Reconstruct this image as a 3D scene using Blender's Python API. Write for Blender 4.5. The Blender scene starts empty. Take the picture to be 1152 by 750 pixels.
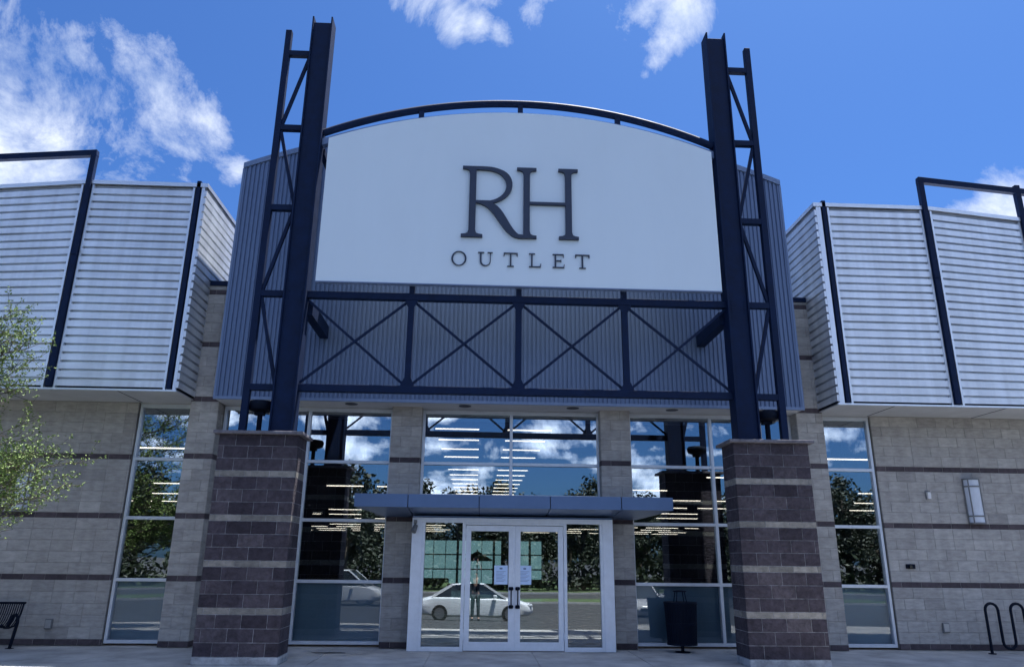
import bpy, bmesh, math, random
from mathutils import Vector, Matrix, noise
random.seed(7)
R = math.radians
C = bpy.context.scene.collection
sc = bpy.context.scene

# ------------------------------------------------------------------ camera
YAW, PITCH, ROLL, FPX = 0.0435715, 0.2983472, 0.0105419, 824.61
CAM = Vector((0, -15.1532, 1.6141))
fw = Vector((math.sin(YAW)*math.cos(PITCH), math.cos(YAW)*math.cos(PITCH), math.sin(PITCH)))
rt = Vector((math.cos(YAW), -math.sin(YAW), 0)); up = rt.cross(fw)
r2 = rt*math.cos(ROLL)+up*math.sin(ROLL); u2 = -rt*math.sin(ROLL)+up*math.cos(ROLL)
cd = bpy.data.cameras.new('camera'); cam = bpy.data.objects.new('camera', cd); C.objects.link(cam)
M4 = Matrix((r2, u2, -fw)).transposed().to_4x4(); M4.translation = CAM
cam.matrix_world = M4
cd.sensor_fit = 'HORIZONTAL'; cd.sensor_width = 36; cd.lens = FPX/1152*36; cd.clip_end = 3000; cd.clip_start = .02
sc.camera = cam
# ------------------------------------------------------------------ exposure
sc.view_settings.view_transform = 'Standard'; sc.view_settings.look = 'None'
sc.view_settings.exposure = 1.6; sc.view_settings.gamma = 1; sc.view_settings.use_curve_mapping = False
# ------------------------------------------------------------------ sun
SUN_EL, SUN_AZ = R(73), R(47)          # azimuth from +Y towards +X
sd = Vector((math.cos(SUN_EL)*math.sin(SUN_AZ), math.cos(SUN_EL)*math.cos(SUN_AZ), math.sin(SUN_EL)))
sl = bpy.data.lights.new('sun', 'SUN'); sl.energy = 4.8; sl.angle = R(.53); sl.color = (1, .965, .91)
so = bpy.data.objects.new('sun', sl); C.objects.link(so); so.rotation_euler = sd.to_track_quat('Z', 'Y').to_euler(); so.location = sd*60
# ------------------------------------------------------------------ sky
w = bpy.data.worlds.new('World'); sc.world = w; w.use_nodes = True
nt = w.node_tree; nt.nodes.clear(); N = nt.nodes; L = nt.links
def nd(t, **k):
    n = N.new(t)
    for a, b in k.items(): setattr(n, a, b)
    return n
def mth(op, a, b=None, c=None, clamp=False):
    n = nd('ShaderNodeMath', operation=op); n.use_clamp = clamp
    for i, v in enumerate((a, b, c)):
        if v is None: continue
        if isinstance(v, (int, float)): n.inputs[i].default_value = v
        else: L.new(v, n.inputs[i])
    return n.outputs[0]
sky = nd('ShaderNodeTexSky', sky_type='NISHITA'); sky.sun_disc = False
sky.sun_elevation = SUN_EL; sky.sun_rotation = SUN_AZ; sky.air_density = 1.0; sky.dust_density = 1.3; sky.ozone_density = 3.0
tc = nd('ShaderNodeTexCoord'); nrm = nd('ShaderNodeVectorMath', operation='NORMALIZE'); L.new(tc.outputs['Generated'], nrm.inputs[0])
D = nrm.outputs[0]
sep = nd('ShaderNodeSeparateXYZ'); L.new(D, sep.inputs[0])
zc = mth('MAXIMUM', sep.outputs[2], .04)
zz = mth('ADD', zc, .12)
cx = nd('ShaderNodeCombineXYZ'); L.new(mth('DIVIDE', sep.outputs[0], zz), cx.inputs[0]); L.new(mth('DIVIDE', sep.outputs[1], zz), cx.inputs[1])
n1 = nd('ShaderNodeTexNoise'); n1.inputs['Scale'].default_value = 7.5; n1.inputs['Detail'].default_value = 14; n1.inputs['Roughness'].default_value = .68
n1.inputs['Distortion'].default_value = .3
L.new(D, n1.inputs['Vector'])
n2 = nd('ShaderNodeTexNoise'); n2.inputs['Scale'].default_value = 1.1; n2.inputs['Detail'].default_value = 3
L.new(cx.outputs[0], n2.inputs['Vector'])
blobs = [((-.52,.69,.50),.17,1.0),((-.55,.72,.42),.22,1.1),((-.485,.745,.455),.15,1.05),((-.49,.765,.418),.17,1.1),((-.435,.791,.429),.12,1.0),
         ((-.38,.775,.50),.09,.9),((-.43,.755,.495),.12,.85),((-.34,.79,.505),.065,.8),((-.40,.80,.44),.07,.8),((-.307,.834,.458),.05,.5),((-.50,.66,.56),.09,.6),
         ((-.075,.738,.67),.07,1.0),((0,.73,.68),.08,.9),((.06,.735,.675),.06,.9),((.20,.71,.67),.07,.95),((-.075,.748,.66),.055,.85),((-.045,.760,.648),.05,.9),((-.012,.766,.643),.045,.9),((.012,.770,.638),.035,.8),((.055,.755,.654),.05,.8),
         ((.19,.742,.645),.06,.8),((.215,.755,.62),.05,.9),((.225,.735,.64),.06,.85),((.212,.772,.598),.035,.85),((.20,.782,.588),.022,.7),((.15,.745,.65),.035,.5),
         ((.60,.705,.365),.10,1.5),((.56,.735,.37),.06,1.25),((.65,.66,.36),.14,1.5),((.535,.755,.372),.045,.8)]
acc = None
for (bx, by, bz), rad, amp in blobs:
    ds = nd('ShaderNodeVectorMath', operation='DISTANCE'); L.new(D, ds.inputs[0]); ds.inputs[1].default_value = Vector((bx, by, bz)).normalized()
    v = mth('MULTIPLY', mth('SUBTRACT', 1, mth('DIVIDE', ds.outputs['Value'], rad), clamp=True), amp)
    acc = v if acc is None else mth('MAXIMUM', acc, v)
# behind the camera: broken cumulus everywhere, mostly blue high up
back = mth('MULTIPLY', mth('SUBTRACT', .15, sep.outputs[1], clamp=True), 2.2, clamp=True)
backm = mth('MULTIPLY', back, mth('MULTIPLY', mth('SUBTRACT', n2.outputs['Fac'], .22), 2.4, clamp=True))
cov = mth('MAXIMUM', mth('MULTIPLY', mth('SQRT', acc), .505), mth('MULTIPLY', backm, .50))
raw = mth('ADD', mth('SUBTRACT', n1.outputs['Fac'], .84), cov)
mask = mth('SMOOTH_MIN', mth('MULTIPLY', raw, 3.9, clamp=True), 1.0, .15, clamp=True)
mask = mth('MULTIPLY', mask, mth('MULTIPLY', sep.outputs[2], 12, clamp=True), clamp=True)
n3 = nd('ShaderNodeTexNoise'); n3.inputs['Scale'].default_value = 5; n3.inputs['Detail'].default_value = 6
L.new(cx.outputs[0], n3.inputs['Vector'])
cr = nd('ShaderNodeValToRGB'); cr.color_ramp.elements[0].position = .35; cr.color_ramp.elements[0].color = (2.3, 2.7, 3.5, 1)
cr.color_ramp.elements[1].position = .6; cr.color_ramp.elements[1].color = (3.6, 3.85, 4.3, 1)
L.new(n3.outputs['Fac'], cr.inputs[0])
hs = nd('ShaderNodeHueSaturation'); hs.inputs['Saturation'].default_value = 1.0; hs.inputs['Value'].default_value = 1.0
tn = nd('ShaderNodeVectorMath', operation='MULTIPLY'); L.new(sky.outputs[0], tn.inputs[0]); tn.inputs[1].default_value = (.172, .308, .52)
L.new(tn.outputs[0], hs.inputs['Color'])
mx = nd('ShaderNodeMix', data_type='RGBA'); L.new(mask, mx.inputs[0]); L.new(hs.outputs[0], mx.inputs[6])
# cloud colour boosted behind the camera, added to brighten the shaded facade
fb = mth('ADD', 1.0, mth('MULTIPLY', mth('MULTIPLY', sep.outputs[1], -1, clamp=True), 3.4))
cb3 = nd('ShaderNodeVectorMath', operation='SCALE'); L.new(cr.outputs[0], cb3.inputs[0]); L.new(fb, cb3.inputs['Scale'])
L.new(cb3.outputs[0], mx.inputs[7])
bg = nd('ShaderNodeBackground'); bg.inputs[1].default_value = .10; L.new(mx.outputs[2], bg.inputs[0])
ow = nd('ShaderNodeOutputWorld'); L.new(bg.outputs[0], ow.inputs[0])

# ------------------------------------------------------------------ materials
def mat(name, col, rough=.6, metal=0, noise_amt=0, noise_scale=6, bump=0, bump_scale=40, tint=None, emit=None, estr=0, stretch=None, rvar=0, spec=.5, streak=0):
    m = bpy.data.materials.new(name); m.use_nodes = True; t = m.node_tree; b = t.nodes['Principled BSDF']
    b.inputs['Roughness'].default_value = rough; b.inputs['Metallic'].default_value = metal; b.inputs['Specular IOR Level'].default_value = spec
    src = None
    tcn = t.nodes.new('ShaderNodeTexCoord'); mp = t.nodes.new('ShaderNodeMapping'); t.links.new(tcn.outputs['Object'], mp.inputs[0])
    if stretch: mp.inputs['Scale'].default_value = stretch
    if tint:
        at = t.nodes.new('ShaderNodeAttribute'); at.attribute_name = 'tint'
        rp = t.nodes.new('ShaderNodeValToRGB'); t.links.new(at.outputs['Fac'], rp.inputs[0])
        rp.color_ramp.elements[0].color = (*tint[0], 1); rp.color_ramp.elements[1].color = (*tint[-1], 1)
        for i, c in enumerate(tint[1:-1]):
            e = rp.color_ramp.elements.new((i+1)/(len(tint)-1)); e.color = (*c, 1)
        src = rp.outputs[0]
    if noise_amt:
        n = t.nodes.new('ShaderNodeTexNoise'); n.inputs['Scale'].default_value = noise_scale; n.inputs['Detail'].default_value = 7; n.inputs['Roughness'].default_value = .65
        t.links.new(mp.outputs[0], n.inputs['Vector'])
        mr = t.nodes.new('ShaderNodeMapRange'); mr.inputs['From Min'].default_value = .3; mr.inputs['From Max'].default_value = .7
        mr.inputs['To Min'].default_value = 1-noise_amt; mr.inputs['To Max'].default_value = 1+noise_amt; t.links.new(n.outputs['Fac'], mr.inputs[0])
        mm = t.nodes.new('ShaderNodeVectorMath'); mm.operation = 'MULTIPLY'
        if src: t.links.new(src, mm.inputs[0])
        else: mm.inputs[0].default_value = col
        cb = t.nodes.new('ShaderNodeCombineXYZ')
        for k in range(3): t.links.new(mr.outputs[0], cb.inputs[k])
        t.links.new(cb.outputs[0], mm.inputs[1]); src = mm.outputs[0]
        if rvar:
            m2 = t.nodes.new('ShaderNodeMapRange'); m2.inputs['To Min'].default_value = rough-rvar; m2.inputs['To Max'].default_value = rough+rvar
            t.links.new(n.outputs['Fac'], m2.inputs[0]); t.links.new(m2.outputs[0], b.inputs['Roughness'])
    if streak:      # vertical dirt runs of their own shape
        ms = t.nodes.new('ShaderNodeMapping'); ms.inputs['Scale'].default_value = (3.2, 3.2, .16); t.links.new(tcn.outputs['Object'], ms.inputs[0])
        ns = t.nodes.new('ShaderNodeTexNoise'); ns.inputs['Scale'].default_value = 1.6; ns.inputs['Detail'].default_value = 6; t.links.new(ms.outputs[0], ns.inputs['Vector'])
        r3 = t.nodes.new('ShaderNodeMapRange'); r3.inputs['From Min'].default_value = .38; r3.inputs['From Max'].default_value = .66
        r3.inputs['To Min'].default_value = 1+streak*.4; r3.inputs['To Max'].default_value = 1-streak; t.links.new(ns.outputs['Fac'], r3.inputs[0])
        mm = t.nodes.new('ShaderNodeVectorMath'); mm.operation = 'MULTIPLY'
        if src: t.links.new(src, mm.inputs[0])
        else: mm.inputs[0].default_value = col
        cb = t.nodes.new('ShaderNodeCombineXYZ')
        for k in range(3): t.links.new(r3.outputs[0], cb.inputs[k])
        t.links.new(cb.outputs[0], mm.inputs[1]); src = mm.outputs[0]
    if src: t.links.new(src, b.inputs['Base Color'])
    else: b.inputs['Base Color'].default_value = (*col, 1)
    if bump:
        n = t.nodes.new('ShaderNodeTexNoise'); n.inputs['Scale'].default_value = bump_scale; n.inputs['Detail'].default_value = 5
        t.links.new(mp.outputs[0], n.inputs['Vector'])
        bp = t.nodes.new('ShaderNodeBump'); bp.inputs['Strength'].default_value = bump; bp.inputs['Distance'].default_value = .02
        t.links.new(n.outputs['Fac'], bp.inputs['Height']); t.links.new(bp.outputs[0], b.inputs['Normal'])
    if emit:
        b.inputs['Emission Color'].default_value = (*emit, 1); b.inputs['Emission Strength'].default_value = estr
    return m
def glass_mat(name, base=.2, tintc=(.62, .70, .70), wav=.012, wscale=.9):
    m = bpy.data.materials.new(name); m.use_nodes = True; t = m.node_tree; t.nodes.clear()
    o = t.nodes.new('ShaderNodeOutputMaterial'); mxs = t.nodes.new('ShaderNodeMixShader'); tr = t.nodes.new('ShaderNodeBsdfTransparent'); gl = t.nodes.new('ShaderNodeBsdfGlossy')
    tr.inputs[0].default_value = (*tintc, 1); gl.inputs['Roughness'].default_value = 0.0; gl.inputs[0].default_value = (.86, .93, 1, 1)
    lw = t.nodes.new('ShaderNodeFresnel'); lw.inputs['IOR'].default_value = 1.5
    ad = t.nodes.new('ShaderNodeMath'); ad.operation = 'ADD'; ad.use_clamp = True; ad.inputs[1].default_value = base; t.links.new(lw.outputs[0], ad.inputs[0])
    tcn = t.nodes.new('ShaderNodeTexCoord'); n = t.nodes.new('ShaderNodeTexNoise'); n.inputs['Scale'].default_value = wscale; n.inputs['Detail'].default_value = 1
    t.links.new(tcn.outputs['Object'], n.inputs['Vector'])
    bp = t.nodes.new('ShaderNodeBump'); bp.inputs['Strength'].default_value = 1; bp.inputs['Distance'].default_value = wav; t.links.new(n.outputs['Fac'], bp.inputs['Height'])
    t.links.new(bp.outputs[0], gl.inputs['Normal'])
    t.links.new(ad.outputs[0], mxs.inputs[0]); t.links.new(tr.outputs[0], mxs.inputs[1]); t.links.new(gl.outputs[0], mxs.inputs[2]); t.links.new(mxs.outputs[0], o.inputs[0])
    return m
MT = dict(
 cmu=mat('tan_block', (.3,.3,.3), .92, tint=[(.32,.31,.30),(.37,.36,.345),(.405,.395,.38),(.455,.445,.425)], noise_amt=.22, noise_scale=5, stretch=(1,1,3), bump=.6, bump_scale=55, streak=.09, spec=.2),
 mortar=mat('mortar', (.30,.295,.28), .95, noise_amt=.15, spec=.2),
 mortar_l=mat('pale_mortar', (.27,.28,.30), .95, noise_scale=9, noise_amt=.6, spec=.2),
 band=mat('dark_block', (.07,.06,.07), .9, tint=[(.05,.042,.05),(.072,.06,.07),(.10,.083,.092)], noise_amt=.3, noise_scale=9, bump=.5, bump_scale=50, spec=.25),
 pier=mat('plum_block', (.07,.06,.07), .9, tint=[(.034,.029,.038),(.048,.041,.053),(.064,.055,.067),(.095,.083,.095)], noise_amt=.42, noise_scale=11, bump=1.0, bump_scale=22, spec=.25, streak=.12),
 pierl=mat('pale_block', (.4,.38,.34), .9, tint=[(.15,.145,.135),(.21,.20,.182),(.29,.275,.25)], noise_amt=.3, noise_scale=10, bump=.5, spec=.25),
 pierb=mat('stained_concrete', (.36,.37,.38), .9, noise_amt=.5, noise_scale=3.5, bump=.5, spec=.25),
 cap=mat('pier_cap', (.15,.145,.165), .9, noise_amt=.35, noise_scale=9, bump=.5, spec=.2),
 conc=mat('pavement_concrete', (.38,.375,.365), .9, noise_amt=.34, noise_scale=1.5, bump=.3, bump_scale=60, spec=.25),
 stain=mat('wet_stain', (.09,.09,.09), .5, noise_amt=.4, noise_scale=8),
 curb=mat('kerb_concrete', (.45,.44,.42), .9, noise_amt=.2, noise_scale=5, bump=.4, spec=.25),
 asphalt=mat('asphalt', (.042,.044,.046), .9, noise_amt=.3, noise_scale=3, bump=.6, bump_scale=120),
 paint=mat('road_paint', (.75,.75,.72), .7, noise_amt=.15),
 silver=mat('silver_metal', (.68,.72,.77), .38, .5, noise_amt=.12, noise_scale=1.6, stretch=(.6,.6,4), rvar=.12, streak=.12),
 silver_trim=mat('silver_trim', (.68,.72,.77), .38, .7, noise_amt=.06, noise_scale=5),
 blue=mat('blue_grey_metal', (.10,.15,.265), .42, .15, noise_amt=.06, noise_scale=2, stretch=(1,1,.3), rvar=.06),
 blue_trim=mat('blue_grey_trim', (.14,.20,.33), .4, .15, noise_amt=.06),
 steel=mat('dark_steel', (.003,.012,.044), .6, .0, noise_amt=.25, noise_scale=5, rvar=.12, bump=.12, bump_scale=30, spec=.16),
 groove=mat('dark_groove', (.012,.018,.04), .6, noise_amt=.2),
 sign=mat('sign_white', (.64,.74,.82), .5, noise_amt=.02, noise_scale=1.2, stretch=(1,1,.3)),
 letter=mat('letter_navy', (.015,.027,.06), .45, noise_amt=.15),
 soffit=mat('soffit', (.44,.455,.48), .75, noise_amt=.10, noise_scale=2.5, streak=0),
 alu=mat('aluminium', (.60,.65,.72), .4, .45, noise_amt=.06, noise_scale=7, rvar=.07),
 alu_w=mat('pale_aluminium', (.66,.71,.78), .42, .25, noise_amt=.07, noise_scale=7, rvar=.07),
 canopy=mat('canopy_metal', (.09,.15,.28), .32, .35, noise_amt=.06, noise_scale=3, rvar=.06),
 film=mat('frosted_panel', (.115,.20,.26), .55, noise_amt=.10, noise_scale=1.5, stretch=(1,1,1.5)),
 black=mat('black_metal', (.003,.007,.018), .65, .0, noise_amt=.3, noise_scale=14, rvar=.1, spec=.12),
 grey=mat('grey_plastic', (.16,.17,.18), .5, noise_amt=.15),
 white=mat('white_plastic', (.7,.7,.7), .4, noise_amt=.05),
 lens=mat('frosted_lens', (.55,.60,.68), .35, noise_amt=.08, noise_scale=5),
 paper=mat('paper', (.55,.70,.92), .7, noise_amt=.05),
 ink=mat('printed_ink', (.12,.18,.32), .7, noise_amt=.1),
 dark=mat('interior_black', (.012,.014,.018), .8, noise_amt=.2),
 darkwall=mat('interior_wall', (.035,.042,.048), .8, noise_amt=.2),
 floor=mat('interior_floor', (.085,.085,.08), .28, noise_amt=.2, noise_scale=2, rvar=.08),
 led=mat('led_strip', (.9,.85,.8), .5, noise_amt=.01, emit=(1,.77,.60), estr=2.3),
 daywin=mat('daylight_pane', (.3,.5,.5), .5, noise_amt=.1, noise_scale=1.2, emit=(.33,.56,.60), estr=.42),
 bark=mat('bark', (.085,.07,.052), .9, noise_amt=.35, noise_scale=14, bump=.8, bump_scale=30),
 leaf=mat('leaf', (.1,.15,.04), .7, tint=[(.06,.11,.025),(.10,.17,.035),(.15,.23,.05),(.20,.27,.08)], noise_amt=.15),
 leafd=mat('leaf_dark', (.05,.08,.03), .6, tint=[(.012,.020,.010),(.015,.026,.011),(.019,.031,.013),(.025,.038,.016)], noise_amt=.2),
 grass=mat('grass', (.06,.10,.03), .9, noise_amt=.35, noise_scale=3, bump=.6),
 carw=mat('car_paint_white', (.72,.73,.74), .18, .0, noise_amt=.02, spec=.7),
 carb=mat('car_paint_dark', (.02,.025,.04), .18, .3, noise_amt=.02, spec=.7),
 cglass=mat('car_glass', (.015,.02,.022), .05, 0, noise_amt=.02, spec=.9),
 tyre=mat('tyre', (.015,.015,.015), .8, noise_amt=.2), rim=mat('rim', (.4,.4,.42), .3, .9, noise_amt=.05),
 lamp_r=mat('tail_lens', (.35,.02,.02), .2, noise_amt=.02), lamp_w=mat('head_lens', (.7,.72,.75), .1, noise_amt=.02),
 skin=mat('skin', (.42,.26,.19), .55, noise_amt=.06, noise_scale=20), hair=mat('hair', (.02,.015,.012), .6, noise_amt=.2),
 shirt=mat('shirt_dark', (.02,.025,.04), .85, noise_amt=.15, bump=.3), trousers=mat('trousers_dark', (.03,.032,.04), .85, noise_amt=.15),
 wood=mat('wood', (.09,.055,.03), .5, noise_amt=.3, noise_scale=4, stretch=(1,8,8)), fabric=mat('fabric', (.16,.155,.145), .9, noise_amt=.1, bump=.2, bump_scale=120),
 steelg=mat('galvanised', (.4,.41,.42), .45, .7, noise_amt=.15),
)
GL = glass_mat('window_glass', .24, (.62,.68,.71), .0022, .7)
GLC = glass_mat('film_glass', .02, (.98,.99,1), .0022, .7)
GLD = glass_mat('door_glass', .22, (.60,.66,.67), .0008, 1.2)

# ------------------------------------------------------------------ builders
class MB:
    def __init__(s): s.v = []; s.f = []; s.t = []
    def quad(s, a, b, c, d, t=.5):
        n = len(s.v); s.v += [tuple(a), tuple(b), tuple(c), tuple(d)]; s.f.append((n, n+1, n+2, n+3)); s.t.append(t); return s
    def poly(s, pts, t=.5):
        n = len(s.v); s.v += [tuple(p) for p in pts]; s.f.append(tuple(range(n, n+len(pts)))); s.t.append(t); return s
    def box(s, x0, x1, y0, y1, z0, z1, t=.5):
        n = len(s.v)
        s.v += [(x0,y0,z0),(x1,y0,z0),(x1,y1,z0),(x0,y1,z0),(x0,y0,z1),(x1,y0,z1),(x1,y1,z1),(x0,y1,z1)]
        for q in ((0,3,2,1),(4,5,6,7),(0,1,5,4),(1,2,6,5),(2,3,7,6),(3,0,4,7)): s.f.append(tuple(n+i for i in q)); s.t.append(t)
        return s
    def bbox(s, x0, x1, y0, y1, z0, z1, b=.006, t=.5):     # box with chamfered front (-y) face
        n = len(s.v)
        s.v += [(x0,y1,z0),(x1,y1,z0),(x1,y1,z1),(x0,y1,z1),(x0,y0+b,z0),(x1,y0+b,z0),(x1,y0+b,z1),(x0,y0+b,z1),
                (x0+b,y0,z0+b),(x1-b,y0,z0+b),(x1-b,y0,z1-b),(x0+b,y0,z1-b)]
        for q in ((0,1,5,4),(1,2,6,5),(2,3,7,6),(3,0,4,7),(4,5,9,8),(5,6,10,9),(6,7,11,10),(7,4,8,11),(8,9,10,11)):
            s.f.append(tuple(n+i for i in q)); s.t.append(t)
        return s
    def bar(s, a, b, w, h, upv=(0,1,0), t=.5):             # rectangular bar a->b; w across, h along upv
        a = Vector(a); b = Vector(b); d = (b-a).normalized(); u = Vector(upv); u = (u-d*u.dot(d)).normalized(); r = d.cross(u)
        n = len(s.v)
        for p in (a, b):
            for i, j in ((-1,-1),(1,-1),(1,1),(-1,1)): s.v.append(tuple(p+r*(i*w/2)+u*(j*h/2)))
        for q in ((0,3,2,1),(4,5,6,7),(0,1,5,4),(1,2,6,5),(2,3,7,6),(3,0,4,7)): s.f.append(tuple(n+i for i in q)); s.t.append(t)
        return s
    def tube(s, pts, r, k=8, caps=True, t=.5):
        pts = [Vector(p) for p in pts]; rs = r if isinstance(r, (list, tuple)) else [r]*len(pts); n0 = len(s.v); pu = None
        for i, p in enumerate(pts):
            d = (pts[min(i+1, len(pts)-1)]-pts[max(i-1, 0)]).normalized()
            if pu is None: pu = d.orthogonal().normalized()
            pu = (pu-d*pu.dot(d)).normalized(); q = d.cross(pu)
            for j in range(k):
                a = 2*math.pi*j/k; s.v.append(tuple(p+(pu*math.cos(a)+q*math.sin(a))*rs[i]))
        for i in range(len(pts)-1):
            for j in range(k):
                a = n0+i*k+j; b = n0+i*k+(j+1) % k; s.f.append((a, b, b+k, a+k)); s.t.append(t)
        if caps:
            s.f.append(tuple(n0+j for j in range(k))[::-1]); s.t.append(t)
            e = n0+(len(pts)-1)*k; s.f.append(tuple(e+j for j in range(k))); s.t.append(t)
        return s
    def lathe(s, cx, cy, prof, k=20, t=.5):                # prof: list of (r, z)
        n0 = len(s.v)
        for r, z in prof:
            for j in range(k):
                a = 2*math.pi*j/k; s.v.append((cx+r*math.cos(a), cy+r*math.sin(a), z))
        for i in range(len(prof)-1):
            for j in range(k):
                a = n0+i*k+j; b = n0+i*k+(j+1) % k; s.f.append((a, b, b+k, a+k)); s.t.append(t)
        s.f.append(tuple(n0+j for j in range(k))[::-1]); s.t.append(t)
        e = n0+(len(prof)-1)*k; s.f.append(tuple(e+j for j in range(k))); s.t.append(t)
        return s
    def prism(s, pts, y0, y1, t=.5):                       # outline in XZ extruded in Y
        n = len(s.v); k = len(pts)
        s.v += [(x, y0, z) for x, z in pts]+[(x, y1, z) for x, z in pts]
        s.f.append(tuple(range(n, n+k))); s.t.append(t); s.f.append(tuple(range(n+k, n+2*k))[::-1]); s.t.append(t)
        for i in range(k): j = (i+1) % k; s.f.append((n+i, n+k+i, n+k+j, n+j)); s.t.append(t)
        return s
    def build(s, name, m, parent=None, smooth=False, fixn=True, bevel=0):
        me = bpy.data.meshes.new(name); me.from_pydata(s.v, [], s.f); me.materials.append(MT[m] if isinstance(m, str) else m)
        a = me.attributes.new('tint', 'FLOAT', 'FACE'); a.data.foreach_set('value', s.t)
        if fixn:
            bm = bmesh.new(); bm.from_mesh(me); bmesh.ops.recalc_face_normals(bm, faces=bm.faces); bm.to_mesh(me); bm.free()
        if smooth:
            me.shade_smooth() if hasattr(me, 'shade_smooth') else [setattr(p, 'use_smooth', True) for p in me.polygons]
            try: me.set_sharp_from_angle(angle=R(40))
            except Exception: pass
        o = bpy.data.objects.new(name, me); C.objects.link(o)
        if bevel:
            md = o.modifiers.new('bevel', 'BEVEL'); md.width = bevel; md.segments = 2; md.limit_method = 'ANGLE'
        if parent:
            o.parent = parent; o.location = -world_loc(parent)
        return o
def world_loc(o):
    v = Vector((0, 0, 0))
    while o: v = v+o.location; o = o.parent
    return v
def tag(o, label=None, cat=None, group=None, kind=None):
    for k, v in (('label', label), ('category', cat), ('group', group), ('kind', kind)):
        if v: o[k] = v
    return o
def thing(name, loc, label, cat, group=None):
    o = bpy.data.objects.new(name, None); C.objects.link(o); o.location = loc; o.empty_display_size = .2
    return tag(o, label, cat, group)
ORD = ['first','second','third','fourth','fifth','sixth','seventh','eighth','ninth','tenth','eleventh','twelfth','thirteenth','fourteenth','fifteenth']
def ordn(i):
    if i < 15: return ORD[i]
    n = i+1; return '%d%s' % (n, 'th' if 10 < n % 100 < 20 else {1: 'st', 2: 'nd', 3: 'rd'}.get(n % 10, 'th'))
def copy_tree(o, parent=None):
    c = o.copy(); C.objects.link(c); c.parent = parent
    for ch in list(o.children): copy_tree(ch, c)
    return c

XC = 0.68
# course layout shared by the facade walls
CH, BH = .209, .105
def facade_rows(z1, z0=0):
    rows = []; z = 0
    rows.append((0, .105, 1)); z = .105; odd = 0
    while z < z1-.01:
        for i in range(5): rows.append((z, z+CH, 0)); z += CH
        rows.append((z, z+BH, 1)); z += BH
    return [(a, min(b, z1), k) for a, b, k in rows if a < z1-.02 and b > z0+.02]
BW = .4064
def block_face(mb, mbd, a0, a1, plane, rows, axis='x', sign=-1, depth=.03, seed=0, J=.006, longer=True, rowoff=None):
    """blocks laid on a vertical plane; axis x: along X facing -Y (sign -1); axis y: along Y facing +-X"""
    rnd = random.Random(seed)
    for ri, (z0, z1, kind) in enumerate(rows):
        off = (0 if (ri+seed) % 2 else BW/2) if rowoff is None else rowoff[ri]
        x = a0-off
        while x < a1-.001:
            wd = BW*(1.5 if (longer and kind == 0 and rnd.random() < .18) else 1)
            xa, xb = max(x, a0), min(x+wd, a1)
            if xb-xa > .02:
                t = min(1, max(0, rnd.gauss(.5, .2))); tgt = mbd if kind == 1 else mb
                tj = J if kind != 1 else J
                o = rnd.uniform(0, .003)
                if axis == 'x': tgt.bbox(xa+tj/2, xb-tj/2, plane-o, plane+depth, z0+tj/2, z1-tj/2, .006, t)
                else:
                    p0, p1 = (plane-depth, plane+o) if sign > 0 else (plane-o, plane+depth)
                    tgt.box(p0, p1, xa+tj/2, xb-tj/2, z0+tj/2, z1-tj/2, t)
            x += wd

# ------------------------------------------------------------------ ground
def lot_z(y):
    pr = [(-5.02, -.15), (-15.6, -.60), (-19.0, -.86), (-24, -.98), (-900, -1.0)]
    for (ya, za), (yb, zb) in zip(pr, pr[1:]):
        if y >= yb: return za+(zb-za)*(y-ya)/(yb-ya)
    return -1.0
g = MB(); yy_ = [-5.02, -15.6, -19.0, -24, -900]
for ya, yb in zip(yy_, yy_[1:]): g.quad((-600,yb,lot_z(yb)),(600,yb,lot_z(yb)),(600,ya,lot_z(ya)),(-600,ya,lot_z(ya)))
tag(g.build('car_park', 'asphalt'), kind='structure')
g = MB(); g.box(-600, 600, -.30, 200, -.6, -.012); tag(g.build('ground', 'conc'), kind='structure')
# sidewalk slabs with joints
g = MB(); xs = [-30.06+i*1.83 for i in range(34)]
ys = [-4.85, -3.42, -1.95, -.30]
for i in range(len(xs)-1):
    for j in range(3): g.box(xs[i]+.006, xs[i+1]-.006, ys[j]+.006, ys[j+1]-.006, -.09, random.uniform(-.002, .002), random.random())
g.box(-30, 32, -4.85, -.30, -.2, -.012)
tag(g.build('sidewalk', 'conc', bevel=.006), kind='structure')
g = MB()
for i in range(22): g.box(-30+i*3+.005, -27+i*3-.005, -5.02, -4.85, -.3, .004)
tag(g.build('kerb', 'curb', bevel=.015), kind='structure')
for x, y, r, lab in ((-2.55, -.95, .22, 'dark wet stain on the pavement before the left glass bay'),):
    g = MB(); rs = random.Random(4); g.poly([(x+r*1.5*math.cos(a)*rs.uniform(.7, 1.1), y+r*.6*math.sin(a)*rs.uniform(.7, 1.1), .0035) for a in [2*math.pi*i/18 for i in range(18)]])
    tag(g.build('pavement_stain', 'stain'), lab, 'stain')
g = MB()
for a, b, c, d in ((-45, 60, -37.5, -34.0), (-70, 70, -80, -48)): g.box(a, b, c, d, -1.2, -.84)
tag(g.build('lawn', 'grass'), kind='structure')
g = MB()
for a, b, c, d in ((-45.15, 60.15, -37.65, -37.5), (-45.15, 60.15, -34.0, -33.85), (-70, 70, -48, -47.85)): g.box(a, b, c, d, -1.2, -.86)
tag(g.build('island_kerb', 'curb'), kind='structure')

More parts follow.
